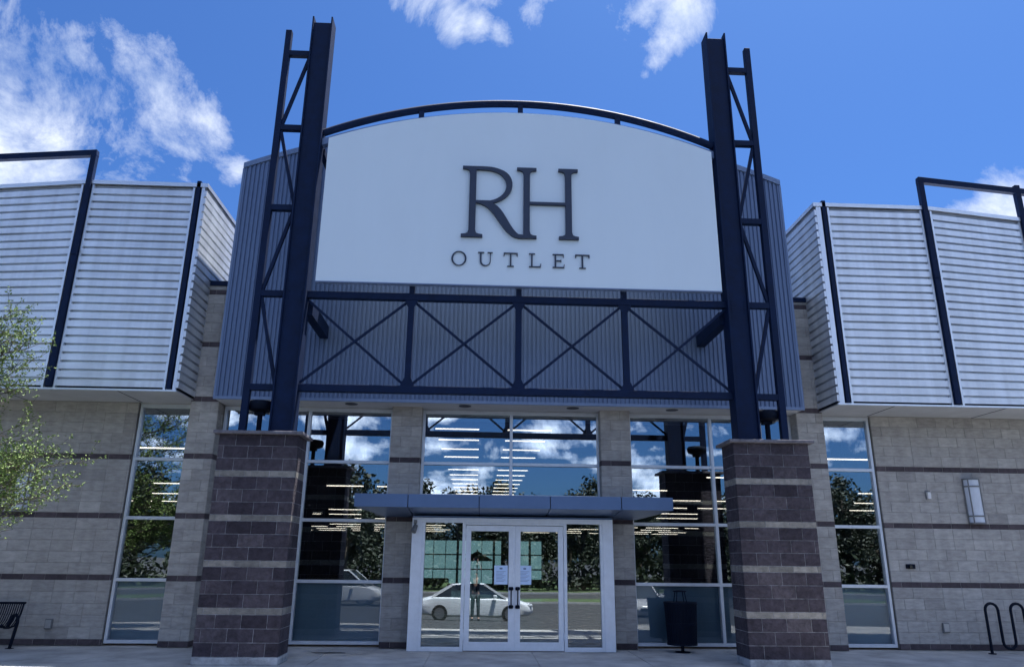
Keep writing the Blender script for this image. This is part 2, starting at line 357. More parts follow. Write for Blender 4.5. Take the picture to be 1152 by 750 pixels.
# ------------------------------------------------------------------ building shell
B = thing('store_building', (XC, 0, 0), 'tan block store with silver ribbed canopies, blue-grey entrance bay and glass front', 'building')
def wall_part(x0, x1, yf, z1, seed, name='wall', z0=0, depth=.3, top=True, sideL=False, sideR=False, longer=True):
    rows = facade_rows(z1, z0); mb = MB(); bands = [[r] for r in rows if r[2]]; mbs = []
    for rr, tgt in [([r for r in rows if not r[2]], mb)]+[(b_, MB()) for b_ in bands]:
        if tgt is not mb: mbs.append(tgt)
        ro = [(0 if rows.index(r) % 2 else BW/2) for r in rr]
        block_face(mb, tgt, x0, x1, yf, rr, seed=seed, longer=longer, rowoff=ro)
        if sideR: block_face(mb, tgt, yf+.03, yf+depth, x1, rr, axis='y', sign=1, seed=seed, longer=False, rowoff=ro)
        if sideL: block_face(mb, tgt, yf+.03, yf+depth, x0, rr, axis='y', sign=-1, seed=seed, longer=False, rowoff=ro)
    bk = MB(); bk.box(x0+.005, x1-.005, yf+.006, yf+depth, z0, z1)
    w_ = bk.build(name, 'mortar', B); bo = mb.build('block_facing', 'cmu', w_)
    for q in mbs: q.build('dark_course', 'band', w_)
    return w_
OW, OP, IP = 7.66, 6.50, 5.955       # wall edge, pilaster outer, pilaster inner offsets from XC
wall_part(-19, XC-OW, 0, 4.615, 1, longer=True)
wall_part(XC+OW, 20, 0, 4.615, 2)
wall_part(XC-OP-.02, XC-IP, -.28, 7.1, 3, 'pilaster', depth=.42, sideL=True, sideR=True, longer=False)
wall_part(XC+IP-.02, XC+OP, -.28, 7.06, 4, 'pilaster', depth=.42, sideL=True, sideR=True, longer=False)
wall_part(XC-2.47, XC-1.855, -.2, 4.62, 5, 'pilaster', depth=.34, sideL=True, sideR=True, longer=False)
wall_part(XC+1.82, XC+2.44, -.2, 4.62, 6, 'pilaster', depth=.34, sideL=True, sideR=True, longer=False)
m_ = MB(); m_.box(XC-OP-.05, XC-IP+.03, -.31, .2, 7.1, 7.2); m_.build('pilaster_cap', 'steel', B)
m_ = MB(); m_.box(XC+IP-.05, XC+OP+.03, -.31, .2, 7.06, 7.16); m_.build('pilaster_cap', 'steel', B)
# hidden masses: upper walls, roof, side and back walls, spandrel over the vestibule
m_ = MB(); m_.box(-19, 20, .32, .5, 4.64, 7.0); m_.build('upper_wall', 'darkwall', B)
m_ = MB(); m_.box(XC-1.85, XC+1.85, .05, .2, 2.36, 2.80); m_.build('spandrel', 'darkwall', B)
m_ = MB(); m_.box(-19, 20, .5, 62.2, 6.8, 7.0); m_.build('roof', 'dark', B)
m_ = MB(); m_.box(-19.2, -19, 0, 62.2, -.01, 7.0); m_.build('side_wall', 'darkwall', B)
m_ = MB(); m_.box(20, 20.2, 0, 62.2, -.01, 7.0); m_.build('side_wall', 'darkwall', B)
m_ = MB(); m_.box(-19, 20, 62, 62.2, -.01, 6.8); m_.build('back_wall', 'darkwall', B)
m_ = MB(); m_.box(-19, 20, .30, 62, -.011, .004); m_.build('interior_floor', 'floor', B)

# ------------------------------------------------------------------ windows
def window(x0, x1, z0, z1, verts, horiz, yf=.04, film_to=None, glass=GL, head=.07, jamb=.055, mull=.06):
    fr = MB(); d = .12
    fr.box(x0, x0+jamb, yf, yf+d, z0, z1); fr.box(x1-jamb, x1, yf, yf+d, z0, z1)
    fr.box(x0+jamb, x1-jamb, yf, yf+d, z0, z0+.06); fr.box(x0+jamb, x1-jamb, yf, yf+d, z1-head, z1)
    ed = [x0+jamb]
    for v in verts: fr.box(v-mull/2, v+mull/2, yf-.004, yf+d, z0+.06, z1-head); ed += [v-mull/2, v+mull/2]
    ed.append(x1-jamb)
    zs = [z0+.06]
    for h in horiz:
        for i in range(0, len(ed), 2): fr.box(ed[i], ed[i+1], yf-.002, yf+d, h-.03, h+.03)
        zs += [h-.03, h+.03]
    zs.append(z1-head)
    win = fr.build('window', 'alu', B, bevel=.004)
    for i in range(0, len(ed), 2):
        for j in range(0, len(zs), 2):
            p = MB(); p.box(ed[i], ed[i+1], yf+.055, yf+.063, zs[j], zs[j+1])
            # each pane sits in its gasket with a hair of tilt
            o = p.build('pane', GLC if (film_to and j == 0) else glass, win)
    if film_to:
        p = MB(); p.box(x0+.02, x1-.02, yf+.14, yf+.155, z0+.02, film_to); tag(p.build('frosted_backing', 'film', win), 'blue-grey backing panel behind the lowest panes')
    return win
HZ = [1.165, 2.32, 3.475]
window(XC-OW+.02, XC-OP+.02, .03, 4.59, [], HZ, film_to=1.17)
window(XC+OP-.02, XC+OW-.02, .03, 4.59, [], HZ, film_to=1.17)
window(XC-IP+.02, XC-2.46, .03, 4.575, [XC-4.19], HZ, film_to=1.17)
window(XC+2.44, XC+IP-.02, .03, 4.575, [XC+4.20], HZ, film_to=1.17)
window(XC-1.855, XC+1.84, 2.80, 4.575, [XC-.01], [HZ[2]])
# head filler strips above windows
m_ = MB(); m_.box(XC-IP+.01, XC+IP-.01, .05, .32, 4.58, 4.66); m_.build('window_head', 'soffit', B)
m_ = MB(); m_.box(XC-OW, XC-OP, .05, .32, 4.595, 4.66); m_.build('window_head', 'soffit', B)
m_ = MB(); m_.box(XC+OP, XC+OW, .05, .32, 4.595, 4.66); m_.build('window_head', 'soffit', B)

# ------------------------------------------------------------------ blue-grey entrance bay
HB, YB, ZB0 = 5.93, -.70, 4.62
def ztop(x): o = x-XC; return 11.0-.035*o*o
def rib_front(x0, x1, y, zb, zt, pitch, dep, mb, wf=.62):
    n = round((x1-x0)/pitch); p = (x1-x0)/n
    for i in range(n):
        a = x0+i*p; pts = [(a, y), (a+p*(1-wf)/2*.6, y), (a+p*(1-wf)/2, y-dep), (a+p*(1-(1-wf)/2), y-dep), (a+p*(1-(1-wf)/2*.6), y), (a+p, y)]
        for (xa, ya), (xb, yb) in zip(pts, pts[1:]): mb.quad((xa, ya, zb), (xb, yb, zb), (xb, yb, zt(xb)), (xa, ya, zt(xa)))
m_ = MB(); rib_front(XC-HB, XC+HB, YB+.02, ZB0, ztop, .09, .022, m_, .58)
bay = m_.build('entrance_bay_cladding', 'blue', B, fixn=False)
m_ = MB()
NA = 24; xs_ = [XC-HB+2*HB*i/NA for i in range(NA+1)]
pts = [(XC-HB, ZB0+.01)]+[(XC+HB, ZB0+.01)]+[(x, ztop(x)-.02) for x in reversed(xs_)]
m_.prism(pts, YB+.04, 1.6); m_.build('entrance_bay_core', 'blue_trim', B)
m_ = MB()
for a, b in zip(xs_, xs_[1:]):
    n = len(m_.v); za, zb = ztop(a), ztop(b)
    m_.v += [(a, YB-.03, za-.09), (b, YB-.03, zb-.09), (b, YB-.03, zb+.03), (a, YB-.03, za+.03), (a, 1.62, za-.09), (b, 1.62, zb-.09), (b, 1.62, zb+.03), (a, 1.62, za+.03)]
    for q in ((0,1,2,3),(3,2,6,7),(4,7,6,5),(0,4,5,1)): m_.f.append(tuple(n+i for i in q)); m_.t.append(.5)
m_.build('parapet_cap', 'blue_trim', B, fixn=False)
m_ = MB(); m_.box(XC-HB-.012, XC-HB+.03, YB-.012, YB+.03, ZB0-.02, ztop(XC-HB)-.095); m_.build('corner_trim', 'blue_trim', B); m_ = MB(); m_.box(XC+HB-.03, XC+HB+.012, YB-.012, YB+.03, ZB0-.02, ztop(XC+HB)-.095); m_.build('corner_trim', 'blue_trim', B)
m_ = MB(); m_.box(XC-HB+.001, XC+HB-.001, YB+.035, .2, ZB0-.03, ZB0+.006)
sf = m_.build('soffit', 'soffit', B)
m_ = MB(); m_.box(XC-HB-.005, XC+HB+.005, YB-.016, YB+.034, ZB0-.045, ZB0+.015); m_.build('drip_edge', 'blue_trim', B)
for x in (-4.28, -2.60, -.30, 1.91, 3.97, 5.6):
    m_ = MB(); m_.lathe(x, -.38, [(.10, ZB0-.038), (.13, ZB0-.036), (.13, ZB0-.031), (.09, ZB0-.030)], 20); dl = m_.build('downlight', 'groove', B)

# ------------------------------------------------------------------ silver ribbed canopies
YC, ZC0, ZC1 = -1.15, 4.64, 9.03
def can_top(o):                      # o = offset from XC, top edge drops slightly far out
    return ZC1 if o < 8.9 else ZC1-.10*(o-8.9)
def canopy_side(s):
    X = lambda o: XC+s*o
    c = 6.46 if s > 0 else 6.50      # front corner offset
    gr = [(6.56, 6.70), (8.79, 8.97), (10.96, 11.14), (13.15, 13.33), (15.35, 15.53)]
    pans = [(6.70, 8.79), (8.97, 10.96), (11.14, 13.15), (13.33, 15.35), (15.53, 17.5)]
    NR = 25; prof = []
    for i in range(NR):              # (fraction up, depth): a flat face, a shadow groove under each
        a = i/NR; b = (i+1)/NR; w_ = b-a
        prof += [(a, .0), (a+w_*.70, 0.0), (a+w_*.735, .07), (a+w_*.95, .07)]
    prof.append((1.0, 0))
    for p0, p1 in pans:
        mb = MB(); t0, t1 = .04, .04
        for (f0, d0), (f1, d1) in zip(prof, prof[1:]):
            q = []
            for o_, f_, d_ in ((p0+t0, f0, d0), (p1-t1, f0, d0), (p1-t1, f1, d1), (p0+t0, f1, d1)):
                zt = can_top(o_)-.12; q.append((X(o_), YC+d_, ZC0+.04+(zt-ZC0-.04)*f_))
            mb.quad(*q)
        pn = mb.build('ribbed_panel', 'silver', B, fixn=False)
        tr = MB()
        for o0, o1 in ((p0, p0+t0), (p1-t1, p1)):
            xa, xb = sorted((X(o0), X(o1))); za, zb = can_top(o0), can_top(o1)
            if s < 0: za, zb = zb, za
            tr.poly([(xa, YC-.012, ZC0), (xb, YC-.012, ZC0), (xb, YC-.012, zb-.10), (xa, YC-.012, za-.10)])
            for xx, z_ in ((xa, za), (xb, zb)): tr.poly([(xx, YC-.012, ZC0), (xx, YC+.06, ZC0), (xx, YC+.06, z_-.10), (xx, YC-.012, z_-.10)])
        tr.build('edge_trim', 'silver_trim', pn, fixn=False)
    # recessed dark channels between the panels
    for o0, o1 in gr:
        xa, xb = sorted((X(o0), X(o1))); zt = can_top((o0+o1)/2)
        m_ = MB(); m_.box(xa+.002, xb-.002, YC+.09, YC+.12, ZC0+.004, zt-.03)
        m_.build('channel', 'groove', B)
        if o0 < 6.7:
            m_ = MB(); m_.box(xa+.03, xb-.03, YC-.03, YC+.09, ZC0+.01, zt+.05); m_.build('corner_post', 'steel', B)
    # corner trim with toothed end of the return's ribs
    co = MB(); xa, xb = sorted((X(c), X(6.56))); co.box(xa, xb, YC-.012, YC+.05, ZC0, ZC1-.09)
    co.build('corner_trim', 'silver_trim', B)
    # return facing the entrance
    mb = MB(); yb_ = 1.2
    for (f0, d0), (f1, d1) in zip(prof, prof[1:]):
        z0 = ZC0+.04+(ZC1-.12-ZC0-.04)*f0; z1 = ZC0+.04+(ZC1-.12-ZC0-.04)*f1
        mb.quad((X(c-.045+d0), YC+.035, z0), (X(c-.045+d0), yb_, z0), (X(c-.045+d1), yb_, z1), (X(c-.045+d1), YC+.035, z1))
    for i in range(NR):              # closed ends of the deep ribs, read as teeth along the corner
        z0 = ZC0+.04+(ZC1-.16-ZC0)*(i/NR); z1 = z0+(ZC1-.16-ZC0)/NR*.74
        xa, xb = sorted((X(c-.045), X(c))); mb.box(xa+.001, xb-.001, YC-.008, YC+.034, z0, z1)
    mb.build('ribbed_return', 'silver', B, fixn=False)
    # coping, core and soffit
    cp = MB(); oo = [c-.06, 8.9, 17.6]
    for o0, o1 in zip(oo, oo[1:]):
        n = len(cp.v); za, zb = can_top(o0), can_top(o1)
        for yy in (YC-.03, 1.25):
            cp.v += [(X(o0), yy, za-.085), (X(o1), yy, zb-.085), (X(o1), yy, zb+.0), (X(o0), yy, za+.0)]
        for q in ((0,1,2,3),(4,7,6,5),(3,2,6,7),(0,4,5,1),(0,3,7,4),(1,5,6,2)): cp.f.append(tuple(n+i for i in q)); cp.t.append(.5)
    cp.build('coping', 'silver_trim', B)
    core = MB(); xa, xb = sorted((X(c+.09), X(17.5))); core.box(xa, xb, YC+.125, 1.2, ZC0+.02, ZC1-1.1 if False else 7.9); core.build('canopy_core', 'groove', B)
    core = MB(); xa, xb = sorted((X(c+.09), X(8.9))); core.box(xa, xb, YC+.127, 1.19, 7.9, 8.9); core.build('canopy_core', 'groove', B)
    sof = MB(); xa, xb = sorted((X(c-.02), X(17.5))); sof.box(xa, xb, YC+.03, .1, ZC0-.025, ZC0-.003); sof.build('soffit', 'soffit', B)
    ed = MB(); ed.box(xa-.02, xb, YC-.02, YC+.03, ZC0-.035, ZC0-.001) ; ed.build('drip_edge', 'silver_trim', B)
    for o in (OW-.05, 9.9, 12.2):
        jn = MB(); jn.box(X(o)-.008, X(o)+.008, YC+.035, -.005, ZC0-.031, ZC0-.024); jn.build('soffit_joint', 'groove', B)
canopy_side(-1); canopy_side(1)

# tube frames standing above the canopies
def tube_frame(s, posts, zt, label):
    x0 = XC+s*posts[0]
    t = thing('rooftop_frame', (x0, YC, ZC0), label, 'steel frame')
    for o in posts:
        x = XC+s*o; m_ = MB(); m_.box(x-.055, x+.055, YC-.07, YC+.045, ZC0+.02, zt-.13); m_.build('post', 'steel', t, bevel=.006)
        m_ = MB(); m_.box(x-.062, x+.062, YC-.085, YC-.0715, 7.35, 7.5); m_.build('splice_plate', 'steel', t)
    m_ = MB(); xa = XC+s*(posts[0]-.055); xb = XC+s*(posts[-1]+2); zb = zt-.23
    n = 0
    m_.bar((xa, YC-.013, zt-.065), (xb, YC-.013, zt-.065-.10*abs(xb-xa)/1.0*.9), .13, .115)
    m_.build('top_rail', 'steel', t, bevel=.006)
    return t
tube_frame(-1, [8.86, 10.99, 13.2], 9.72, 'dark steel tube frame rising over the silver canopy on the left')
tube_frame(1, [8.86, 11.02, 13.2], 9.72, 'dark steel tube frame rising over the silver canopy on the right')

# ------------------------------------------------------------------ piers
def pier(s, label):
    inner, outer = 3.73, 5.05
    xa, xb = sorted((XC+s*inner, XC+s*outer)); y0, y1 = -2.62, -2.0
    t = thing('masonry_pier', ((xa+xb)/2, (y0+y1)/2, 0), label, 'pier', 'block piers under the steel towers')
    rows = []; z = .12
    for gk in range(5):
        for k in range(3): rows.append((z, z+.205, 0)); z += .205
        if gk < 4: rows.append((z, z+.10, 1)); z += .10
    H = z
    core = MB(); core.box(xa+.004, xb-.004, y0+.004, y1-.004, .1, H-.01); cr_ = core.build('mortar_core', 'mortar_l', t)
    mb, ml = MB(), MB(); rnd = random.Random(11+s)
    b = .035
    def ring(mbx, z0, z1, offs):
        J = .009
        # front & back faces
        for (yy, y_in) in ((y0, y0+.05), (y1, y1-.05)):
            xs2 = [xa]+[v for v in [xa+offs+i*BW for i in range(-1, 5)] if xa+.06 < v < xb-.06]+[xb]
            for p, q in zip(xs2, xs2[1:]):
                tt = min(1, max(0, rnd.gauss(.5, .24))); o = rnd.uniform(0, .004)
                lo, hi = (yy-o, y_in) if yy == y0 else (y_in, yy+o)
                pa = p+J/2 if p > xa else p; qb = q-J/2 if q < xb else q
                # rounded arrises at the outer corners
                poly = []
                ch = .006
                if yy == y0:
                    poly += ([(pa, hi), (pa, lo+ch), (pa+ch*.3, lo+ch*.3), (pa+ch, lo)] if p == xa else [(pa, hi), (pa, lo)])
                    poly += ([(qb-ch, lo), (qb-ch*.3, lo+ch*.3), (qb, lo+ch), (qb, hi)] if q == xb else [(qb, lo), (qb, hi)])
                else:
                    poly = [(pa, lo), (pa, hi), (qb, hi), (qb, lo)]
                n = len(mbx.v); k = len(poly)
                mbx.v += [(u, v, z0+J/2) for u, v in poly]+[(u, v, z1-J/2) for u, v in poly]
                mbx.f.append(tuple(range(n, n+k))[::-1]); mbx.t.append(tt); mbx.f.append(tuple(range(n+k, n+2*k))); mbx.t.append(tt)
                for i in range(k): j = (i+1) % k; mbx.f.append((n+i, n+j, n+k+j, n+k+i)); mbx.t.append(tt)
        for xx in (xa, xb):
            ym = y0+.05
            segs = [(ym, (y0+y1)/2+(.1 if offs > .1 else -.08)), ((y0+y1)/2+(.1 if offs > .1 else -.08), y1-.05)]
            for p, q in segs:
                tt = min(1, max(0, rnd.gauss(.5, .22)))
                lo, hi = (xx, xx+.05) if xx == xa else (xx-.05, xx)
                mbx.box(lo, hi, p+.004, q-.004, z0+J/2, z1-J/2, tt)
    for i, (z0, z1, k) in enumerate(rows):
        offs = (.0 if i % 2 else BW/2)+(.09 if s < 0 else .04)
        if s > 0: offs = offs
        tg = MB() if k else mb
        ring(tg, z0, z1, offs+rnd.uniform(-.012, .012))
        if k: tg.build('pale_course', 'pierl', t)
    mb.build('plum_block', 'pier', t)
    bs = MB(); bs.box(xa-.012, xb+.012, y0-.015, y1+.012, -.01, .118); bs.build('base', 'pierb', t, bevel=.03)
    cp = MB(); o = .085
    cp.v += [(xa-o, y0-o, H-.01), (xb+o, y0-o, H-.01), (xb+o, y1+o, H-.01), (xa-o, y1+o, H-.01),
             (xa-o, y0-o, H+.045), (xb+o, y0-o, H+.045), (xb+o, y1+o, H+.045), (xa-o, y1+o, H+.045)]
    for q in ((0,3,2,1),(4,5,6,7),(0,1,5,4),(1,2,6,5),(2,3,7,6),(3,0,4,7)): cp.f.append(q); cp.t.append(.5)
    cp.build('cap', 'cap', t, bevel=.01)
    return t, H+.045
pL, HP = pier(-1, 'plum block pier with pale courses and water-stained base on the left')
pR, _ = pier(1, 'plum block pier with pale courses to the right of the entrance')

# ------------------------------------------------------------------ steel frame
S = thing('steel_truss_frame', (XC, -2.3, HP), 'dark blue steel frame of two tall towers joined by a braced truss', 'steel frame')
YT = -2.31
for s in (-1, 1):
    xi, xo = XC+s*3.87, XC+s*4.32     # big column between these offsets
    xa, xb = sorted((XC+s*3.885, XC+s*4.295))
    m_ = MB()
    m_.box(xa, xa+.03, YT-.17, YT+.17, HP, 12.24); m_.box(xb-.03, xb, YT-.17, YT+.17, HP, 12.24); m_.box(xa+.03, xb-.03, YT-.125, YT+.125, HP+.001, 12.12)
    c_ = m_.build('column', 'steel', S, bevel=.004)
    m_ = MB(); m_.box(xa-.04, xb+.04, YT-.2, YT+.2, HP, HP+.03)
    for dx in (-.01, .01):
        pass
    m_.build('base_plate', 'steel', c_)
    for zz_ in (6.05, 6.12, 6.19, 6.26):
        for xx in (xa+.09, xb-.09):
            m_ = MB(); m_.box(xx-.014, xx+.014, YT-.135, YT-.124, zz_-.014, zz_+.014); m_.build('bolt', 'steel', c_)
    xm = XC+s*4.78
    m_ = MB(); m_.box(xm-.06, xm+.06, YT-.06, YT+.06, HP, 11.97); m_.build('post', 'steel', S, bevel=.006)
    Zs = [11.42, 9.69, 7.955, 6.22, 4.465]
    ia, ib = sorted((XC+s*4.30, XC+s*4.72))
    for z in Zs:
        m_ = MB(); m_.box(ia, ib, YT-.055, YT+.055, z-.055, z+.055); m_.build('rung', 'steel', S)
    xin, xout = XC+s*4.31, XC+s*4.72
    dg = [((xin, Zs[0]-.06), (xout, Zs[1]+.06)), ((xout, Zs[1]-.06), (xin, Zs[2]+.06)), ((xin, Zs[2]-.06), (xout, Zs[3]+.06)), ((xout, Zs[3]-.06), (xin, Zs[4]+.06))]
    for (x0, z0), (x1, z1) in dg:
        m_ = MB(); m_.bar((x0, YT, z0), (x1, YT, z1), .06, .06); m_.build('diagonal_brace', 'steel', S)
    # beams tying the column back to the building
    for z, h in ((5.99, .26), (9.25, .14)):
        x = XC+s*(3.88 if z < 7 else 3.90); wd = .17 if z < 7 else .1
        m_ = MB(); m_.box(x-wd/2-.0, x+wd/2, YT+.10, YB+.002, z-h/2, z+h/2); m_.build('tie_beam', 'steel', S, bevel=.006)
xa, xb = XC-3.885, XC+3.885
for z in (6.215, 4.47):
    m_ = MB(); m_.box(xa, xb, YT-.065, YT+.065, z-.065, z+.065); m_.build('chord', 'steel', S, bevel=.006)
ver = [XC-1.98, XC, XC+1.97]
for x in ver:
    m_ = MB(); m_.box(x-.055, x+.055, YT-.05, YT+.05, 4.54, 6.145); m_.build('truss_post', 'steel', S)
    m_ = MB(); m_.box(x-.05, x+.05, YT-.05, YT+.05, 6.285, 6.66); m_.build('sign_hanger', 'steel', S)
cells = [xa]+ver+[xb]
for a, b in zip(cells, cells[1:]):
    a_, b_ = a+(.06 if a != xa else 0), b-(.06 if b != xb else 0)
    for k, (z0, z1) in enumerate(((4.56, 6.13), (6.13, 4.56))):
        m_ = MB(); m_.bar((a_, YT-.012+.027*k, z0), (b_, YT-.012+.027*k, z1), .045, .025); m_.build('cross_brace', 'steel', S)
# gusset plates where braces meet
for x in ver:
    for z in (4.56, 6.13):
        m_ = MB(); m_.prism([(x-.14, z-.05 if z < 5 else z+.05), (x+.14, z-.05 if z < 5 else z+.05), (x+.06, z+.12 if z < 5 else z-.12), (x-.06, z+.12 if z < 5 else z-.12)], YT-.056, YT-.051)
        m_.build('gusset_plate', 'steel', S)
# arched tube above the sign
def arc(x, z_end, z_mid, half=3.885):
    c = half; sag = z_mid-z_end; Rr = (c*c+sag*sag)/(2*sag); o = x-XC; return z_mid-Rr+math.sqrt(Rr*Rr-o*o)
pts = [(XC-3.885+7.77*i/40, YT-.02, arc(XC-3.885+7.77*i/40, 9.60, 10.42)) for i in range(41)]
m_ = MB(); m_.tube(pts, .075, 12); m_.build('arch_tube', 'steel', S, smooth=True)
for x in ver:
    m_ = MB(); m_.box(x-.05, x+.05, YT-.07, YT+.03, arc(x, 9.30, 10.06)-.02, arc(x, 9.60, 10.42)-.05); m_.build('arch_strut', 'steel', S)
# lower arched plate behind the sign's top edge
m_ = MB(); prev = None
for i in range(40):
    x0 = XC-3.88+7.76*i/40; x1 = XC-3.88+7.76*(i+1)/40; z0, z1 = arc(x0, 9.42, 10.15), arc(x1, 9.42, 10.15)
    n = len(m_.v)
    for yy in (YT-.075, YT+.05): m_.v += [(x0, yy, z0-.12), (x1, yy, z1-.12), (x1, yy, z1+.03), (x0, yy, z0+.03)]
    for q in ((0,1,2,3),(4,7,6,5),(3,2,6,7),(0,4,5,1)): m_.f.append(tuple(n+k for k in q)); m_.t.append(.5)
m_.build('arch_beam', 'blue_trim', S, fixn=False)

# ------------------------------------------------------------------ sign
SG = thing('store_sign', (XC, -2.5, 6.41), 'huge white arched sign with navy letters RH OUTLET hung between the steel towers', 'sign')
SX0, SX1, YS = XC-3.73, XC+3.79, -2.5
pts = [(SX0, 6.43), (SX1, 6.43)]
for i in range(49):
    x = SX1+(SX0-SX1)*i/48; pts.append((x, arc(x, 9.38, 10.10, 3.76)))
m_ = MB(); m_.prism(pts, YS, YS+.10); m_.build('panel', 'sign', SG)
m_ = MB(); m_.box(SX0-.003, SX1+.003, YS-.006, YS+.106, 6.41, 6.428); m_.build('edge_strip', 'blue_trim', SG)
YL = YS-.02
def lp(name, polys, dep=.04):
    """polys: list of closed xz outlines; each set a hair proud of the last"""
    m_ = MB()
    for i, p in enumerate(polys): m_.prism(p, YL-dep-.0015*i, YS-.0002)
    return m_.build(name, 'letter', SG)
X0, SX, Z0, SZ = -.43, 2.23/1.655, 7.37, 1.48
U = lambda u, v: (X0+u*SX, Z0+v*SZ)
def serif_stem(uc, w, v0, v1, sw, sh=.035, left=True, right=True, bl=True, br=True, tl=True, tr=True):
    h = w/2; k = .05; s_ = sw/2
    P = []
    P += [U(uc-(s_ if bl else h), v0), U(uc+(s_ if br else h), v0)]
    if br: P += [U(uc+s_, v0+sh), U(uc+h+k*.9, v0+sh+.006), U(uc+h+k*.25, v0+sh+.02), U(uc+h, v0+sh+.06)]
    if tr: P += [U(uc+h, v1-sh-.06), U(uc+h+k*.25, v1-sh-.02), U(uc+h+k*.9, v1-sh-.006), U(uc+s_, v1-sh)]
    P += [U(uc+(s_ if tr else h), v1), U(uc-(s_ if tl else h), v1)]
    if tl: P += [U(uc-s_, v1-sh), U(uc-h-k*.9, v1-sh-.006), U(uc-h-k*.25, v1-sh-.02), U(uc-h, v1-sh-.06)]
    if bl: P += [U(uc-h, v0+sh+.06), U(uc-h-k*.25, v0+sh+.02), U(uc-h-k*.9, v0+sh+.006), U(uc-s_, v0+sh)]
    return P
def strip(outer, inner): return outer+inner[::-1]
def bez(p0, p1, p2, p3, n=14):
    o = []
    for i in range(n+1):
        t = i/n; a = (1-t)**3; b = 3*t*(1-t)**2; c = 3*t*t*(1-t); d = t**3
        o.append((a*p0[0]+b*p1[0]+c*p2[0]+d*p3[0], a*p0[1]+b*p1[1]+c*p2[1]+d*p3[1]))
    return o
# R : stem, bowl, leg
bo = bez((.18, 1.0), (.36, 1.0), (.44, 1.0), (.53, .965))+bez((.53, .965), (.78, .90), (.80, .56), (.42, .475))[1:]+[(.18, .475)]
bi = bez((.18, .955), (.36, .955), (.40, .95), (.48, .925))+bez((.48, .925), (.69, .85), (.68, .57), (.40, .51))[1:]+[(.18, .51)]
lg_o = bez((.36, .495), (.60, .47), (.64, .16), (.80, .05))+[(.93, .035)]
lg_i = bez((.22, .472), (.48, .45), (.56, .02), (.80, -.002))+[(.93, -.002)]
lp('letter', [serif_stem(.15, .095, 0, 1, .30, tr=False), [U(*p) for p in strip(bo, bi)], [U(*p) for p in strip(lg_o, lg_i)]])
# H
lp('letter', [serif_stem(.915, .09, 0, 1, .28, bl=False), serif_stem(1.51, .09, 0, 1, .28), [U(.955, .475), U(1.47, .475), U(1.47, .51), U(.955, .51)]])
# OUTLET
def sl(xa, xb, polys):
    f = lambda p: (xa+p[0]*(xb-xa), 6.80+p[1]*.275)
    lp('letter', [[f(q) for q in P] for P in polys], .008)
px = lambda z: -.59+(z-85)*.003593
T_ = .13; t_ = .06
ring_o = [(.5+.5*math.cos(a), .5+.53*math.sin(a)) for a in [2*math.pi*i/32 for i in range(17)]]
ring_i = [(.5+.39*math.cos(a), .5+.48*math.sin(a)) for a in [2*math.pi*i/32 for i in range(17)]]
lo = lambda L_: [(x, 1-z) for x, z in L_]
sl(px(85), px(163), [strip(ring_o, ring_i), strip(lo(ring_o), lo(ring_i))])
uo = [(.13, 1), (.13, .38)]+bez((.13, .38), (.13, -.13), (.87, -.13), (.87, .38))[1:]+[(.87, 1)]
ui = [(.245, 1), (.245, .38)]+bez((.245, .38), (.245, -.05), (.82, -.05), (.82, .38))[1:]+[(.82, 1)]
sl(px(222), px(298), [strip(uo, ui), [(0, .95), (.42, .95), (.42, 1), (0, 1)], [(.65, .95), (1, .95), (1, 1), (.65, 1)]])
Tp = [[(.445, .03), (.555, .03), (.555, .97), (.445, .97)], [(.27, 0), (.73, 0), (.73, .05), (.27, .05)], [(0, .94), (1, .94), (1, 1), (0, 1)],
      [(0, .76), (.05, .76), (.09, .94), (0, .94)], [(1, .76), (.95, .76), (.91, .94), (1, .94)]]
sl(px(355), px(428), Tp)
sl(px(487), px(550), [[(.17, .03), (.295, .03), (.295, .97), (.17, .97)], [(0, .95), (.5, .95), (.5, 1), (0, 1)], [(0, 0), (.97, 0), (.97, .06), (0, .06)], [(.91, .06), (.97, .06), (1, .26), (.95, .26)]])
sl(px(610), px(672), [[(.17, .03), (.295, .03), (.295, .97), (.17, .97)], [(0, .94), (.93, .94), (.93, 1), (0, 1)], [(0, 0), (.97, 0), (.97, .06), (0, .06)], [(.91, .06), (.97, .06), (1, .25), (.95, .25)],
     [(.87, .94), (.93, .94), (.93, .77), (.89, .77)], [(.32, .49), (.72, .49), (.72, .54), (.32, .54)], [(.68, .42), (.72, .42), (.72, .61), (.68, .61)]])
sl(px(728), px(803), Tp)

# ------------------------------------------------------------------ entrance vestibule
YV = -.68
V = thing('entrance_vestibule', (XC, YV, 0), 'pale aluminium framed glass entrance with double doors under the blue canopy', 'entrance')
VX0, VX1, VH = XC-1.91, XC+1.93, 2.36
m_ = MB()
m_.box(VX0, VX0+.20, YV, YV+.16, 0, VH); m_.box(VX1-.20, VX1, YV, YV+.16, 0, VH)
m_.box(VX0+.20, VX1-.20, YV+.003, YV+.155, VH-.09, VH)
for x in (VX0+.20, VX1-.20-.05): m_.box(x, x+.05, YV+.01, YV+.15, .0, VH-.09)
DL, DR = -.21, 1.66
m_.box(DL-.06, DL, YV, YV+.15, 0, VH-.09); m_.box(DR, DR+.06, YV, YV+.15, 0, VH-.09)
m_.box(DL, DR, YV+.004, YV+.15, 2.235, VH-.09)
m_.box(VX0+.25, DL-.06, YV+.006, YV+.15, 0, .07); m_.box(DR+.06, VX1-.25, YV+.006, YV+.15, 0, .07)
m_.build('frame', 'alu_w', V, bevel=.006)
for a, b in ((VX0+.25, DL-.06), (DR+.06, VX1-.25)):
    m_ = MB(); m_.box(a, b, YV+.07, YV+.08, .07, VH-.09); m_.build('sidelight', GLD, V)
xm = (DL+DR)/2
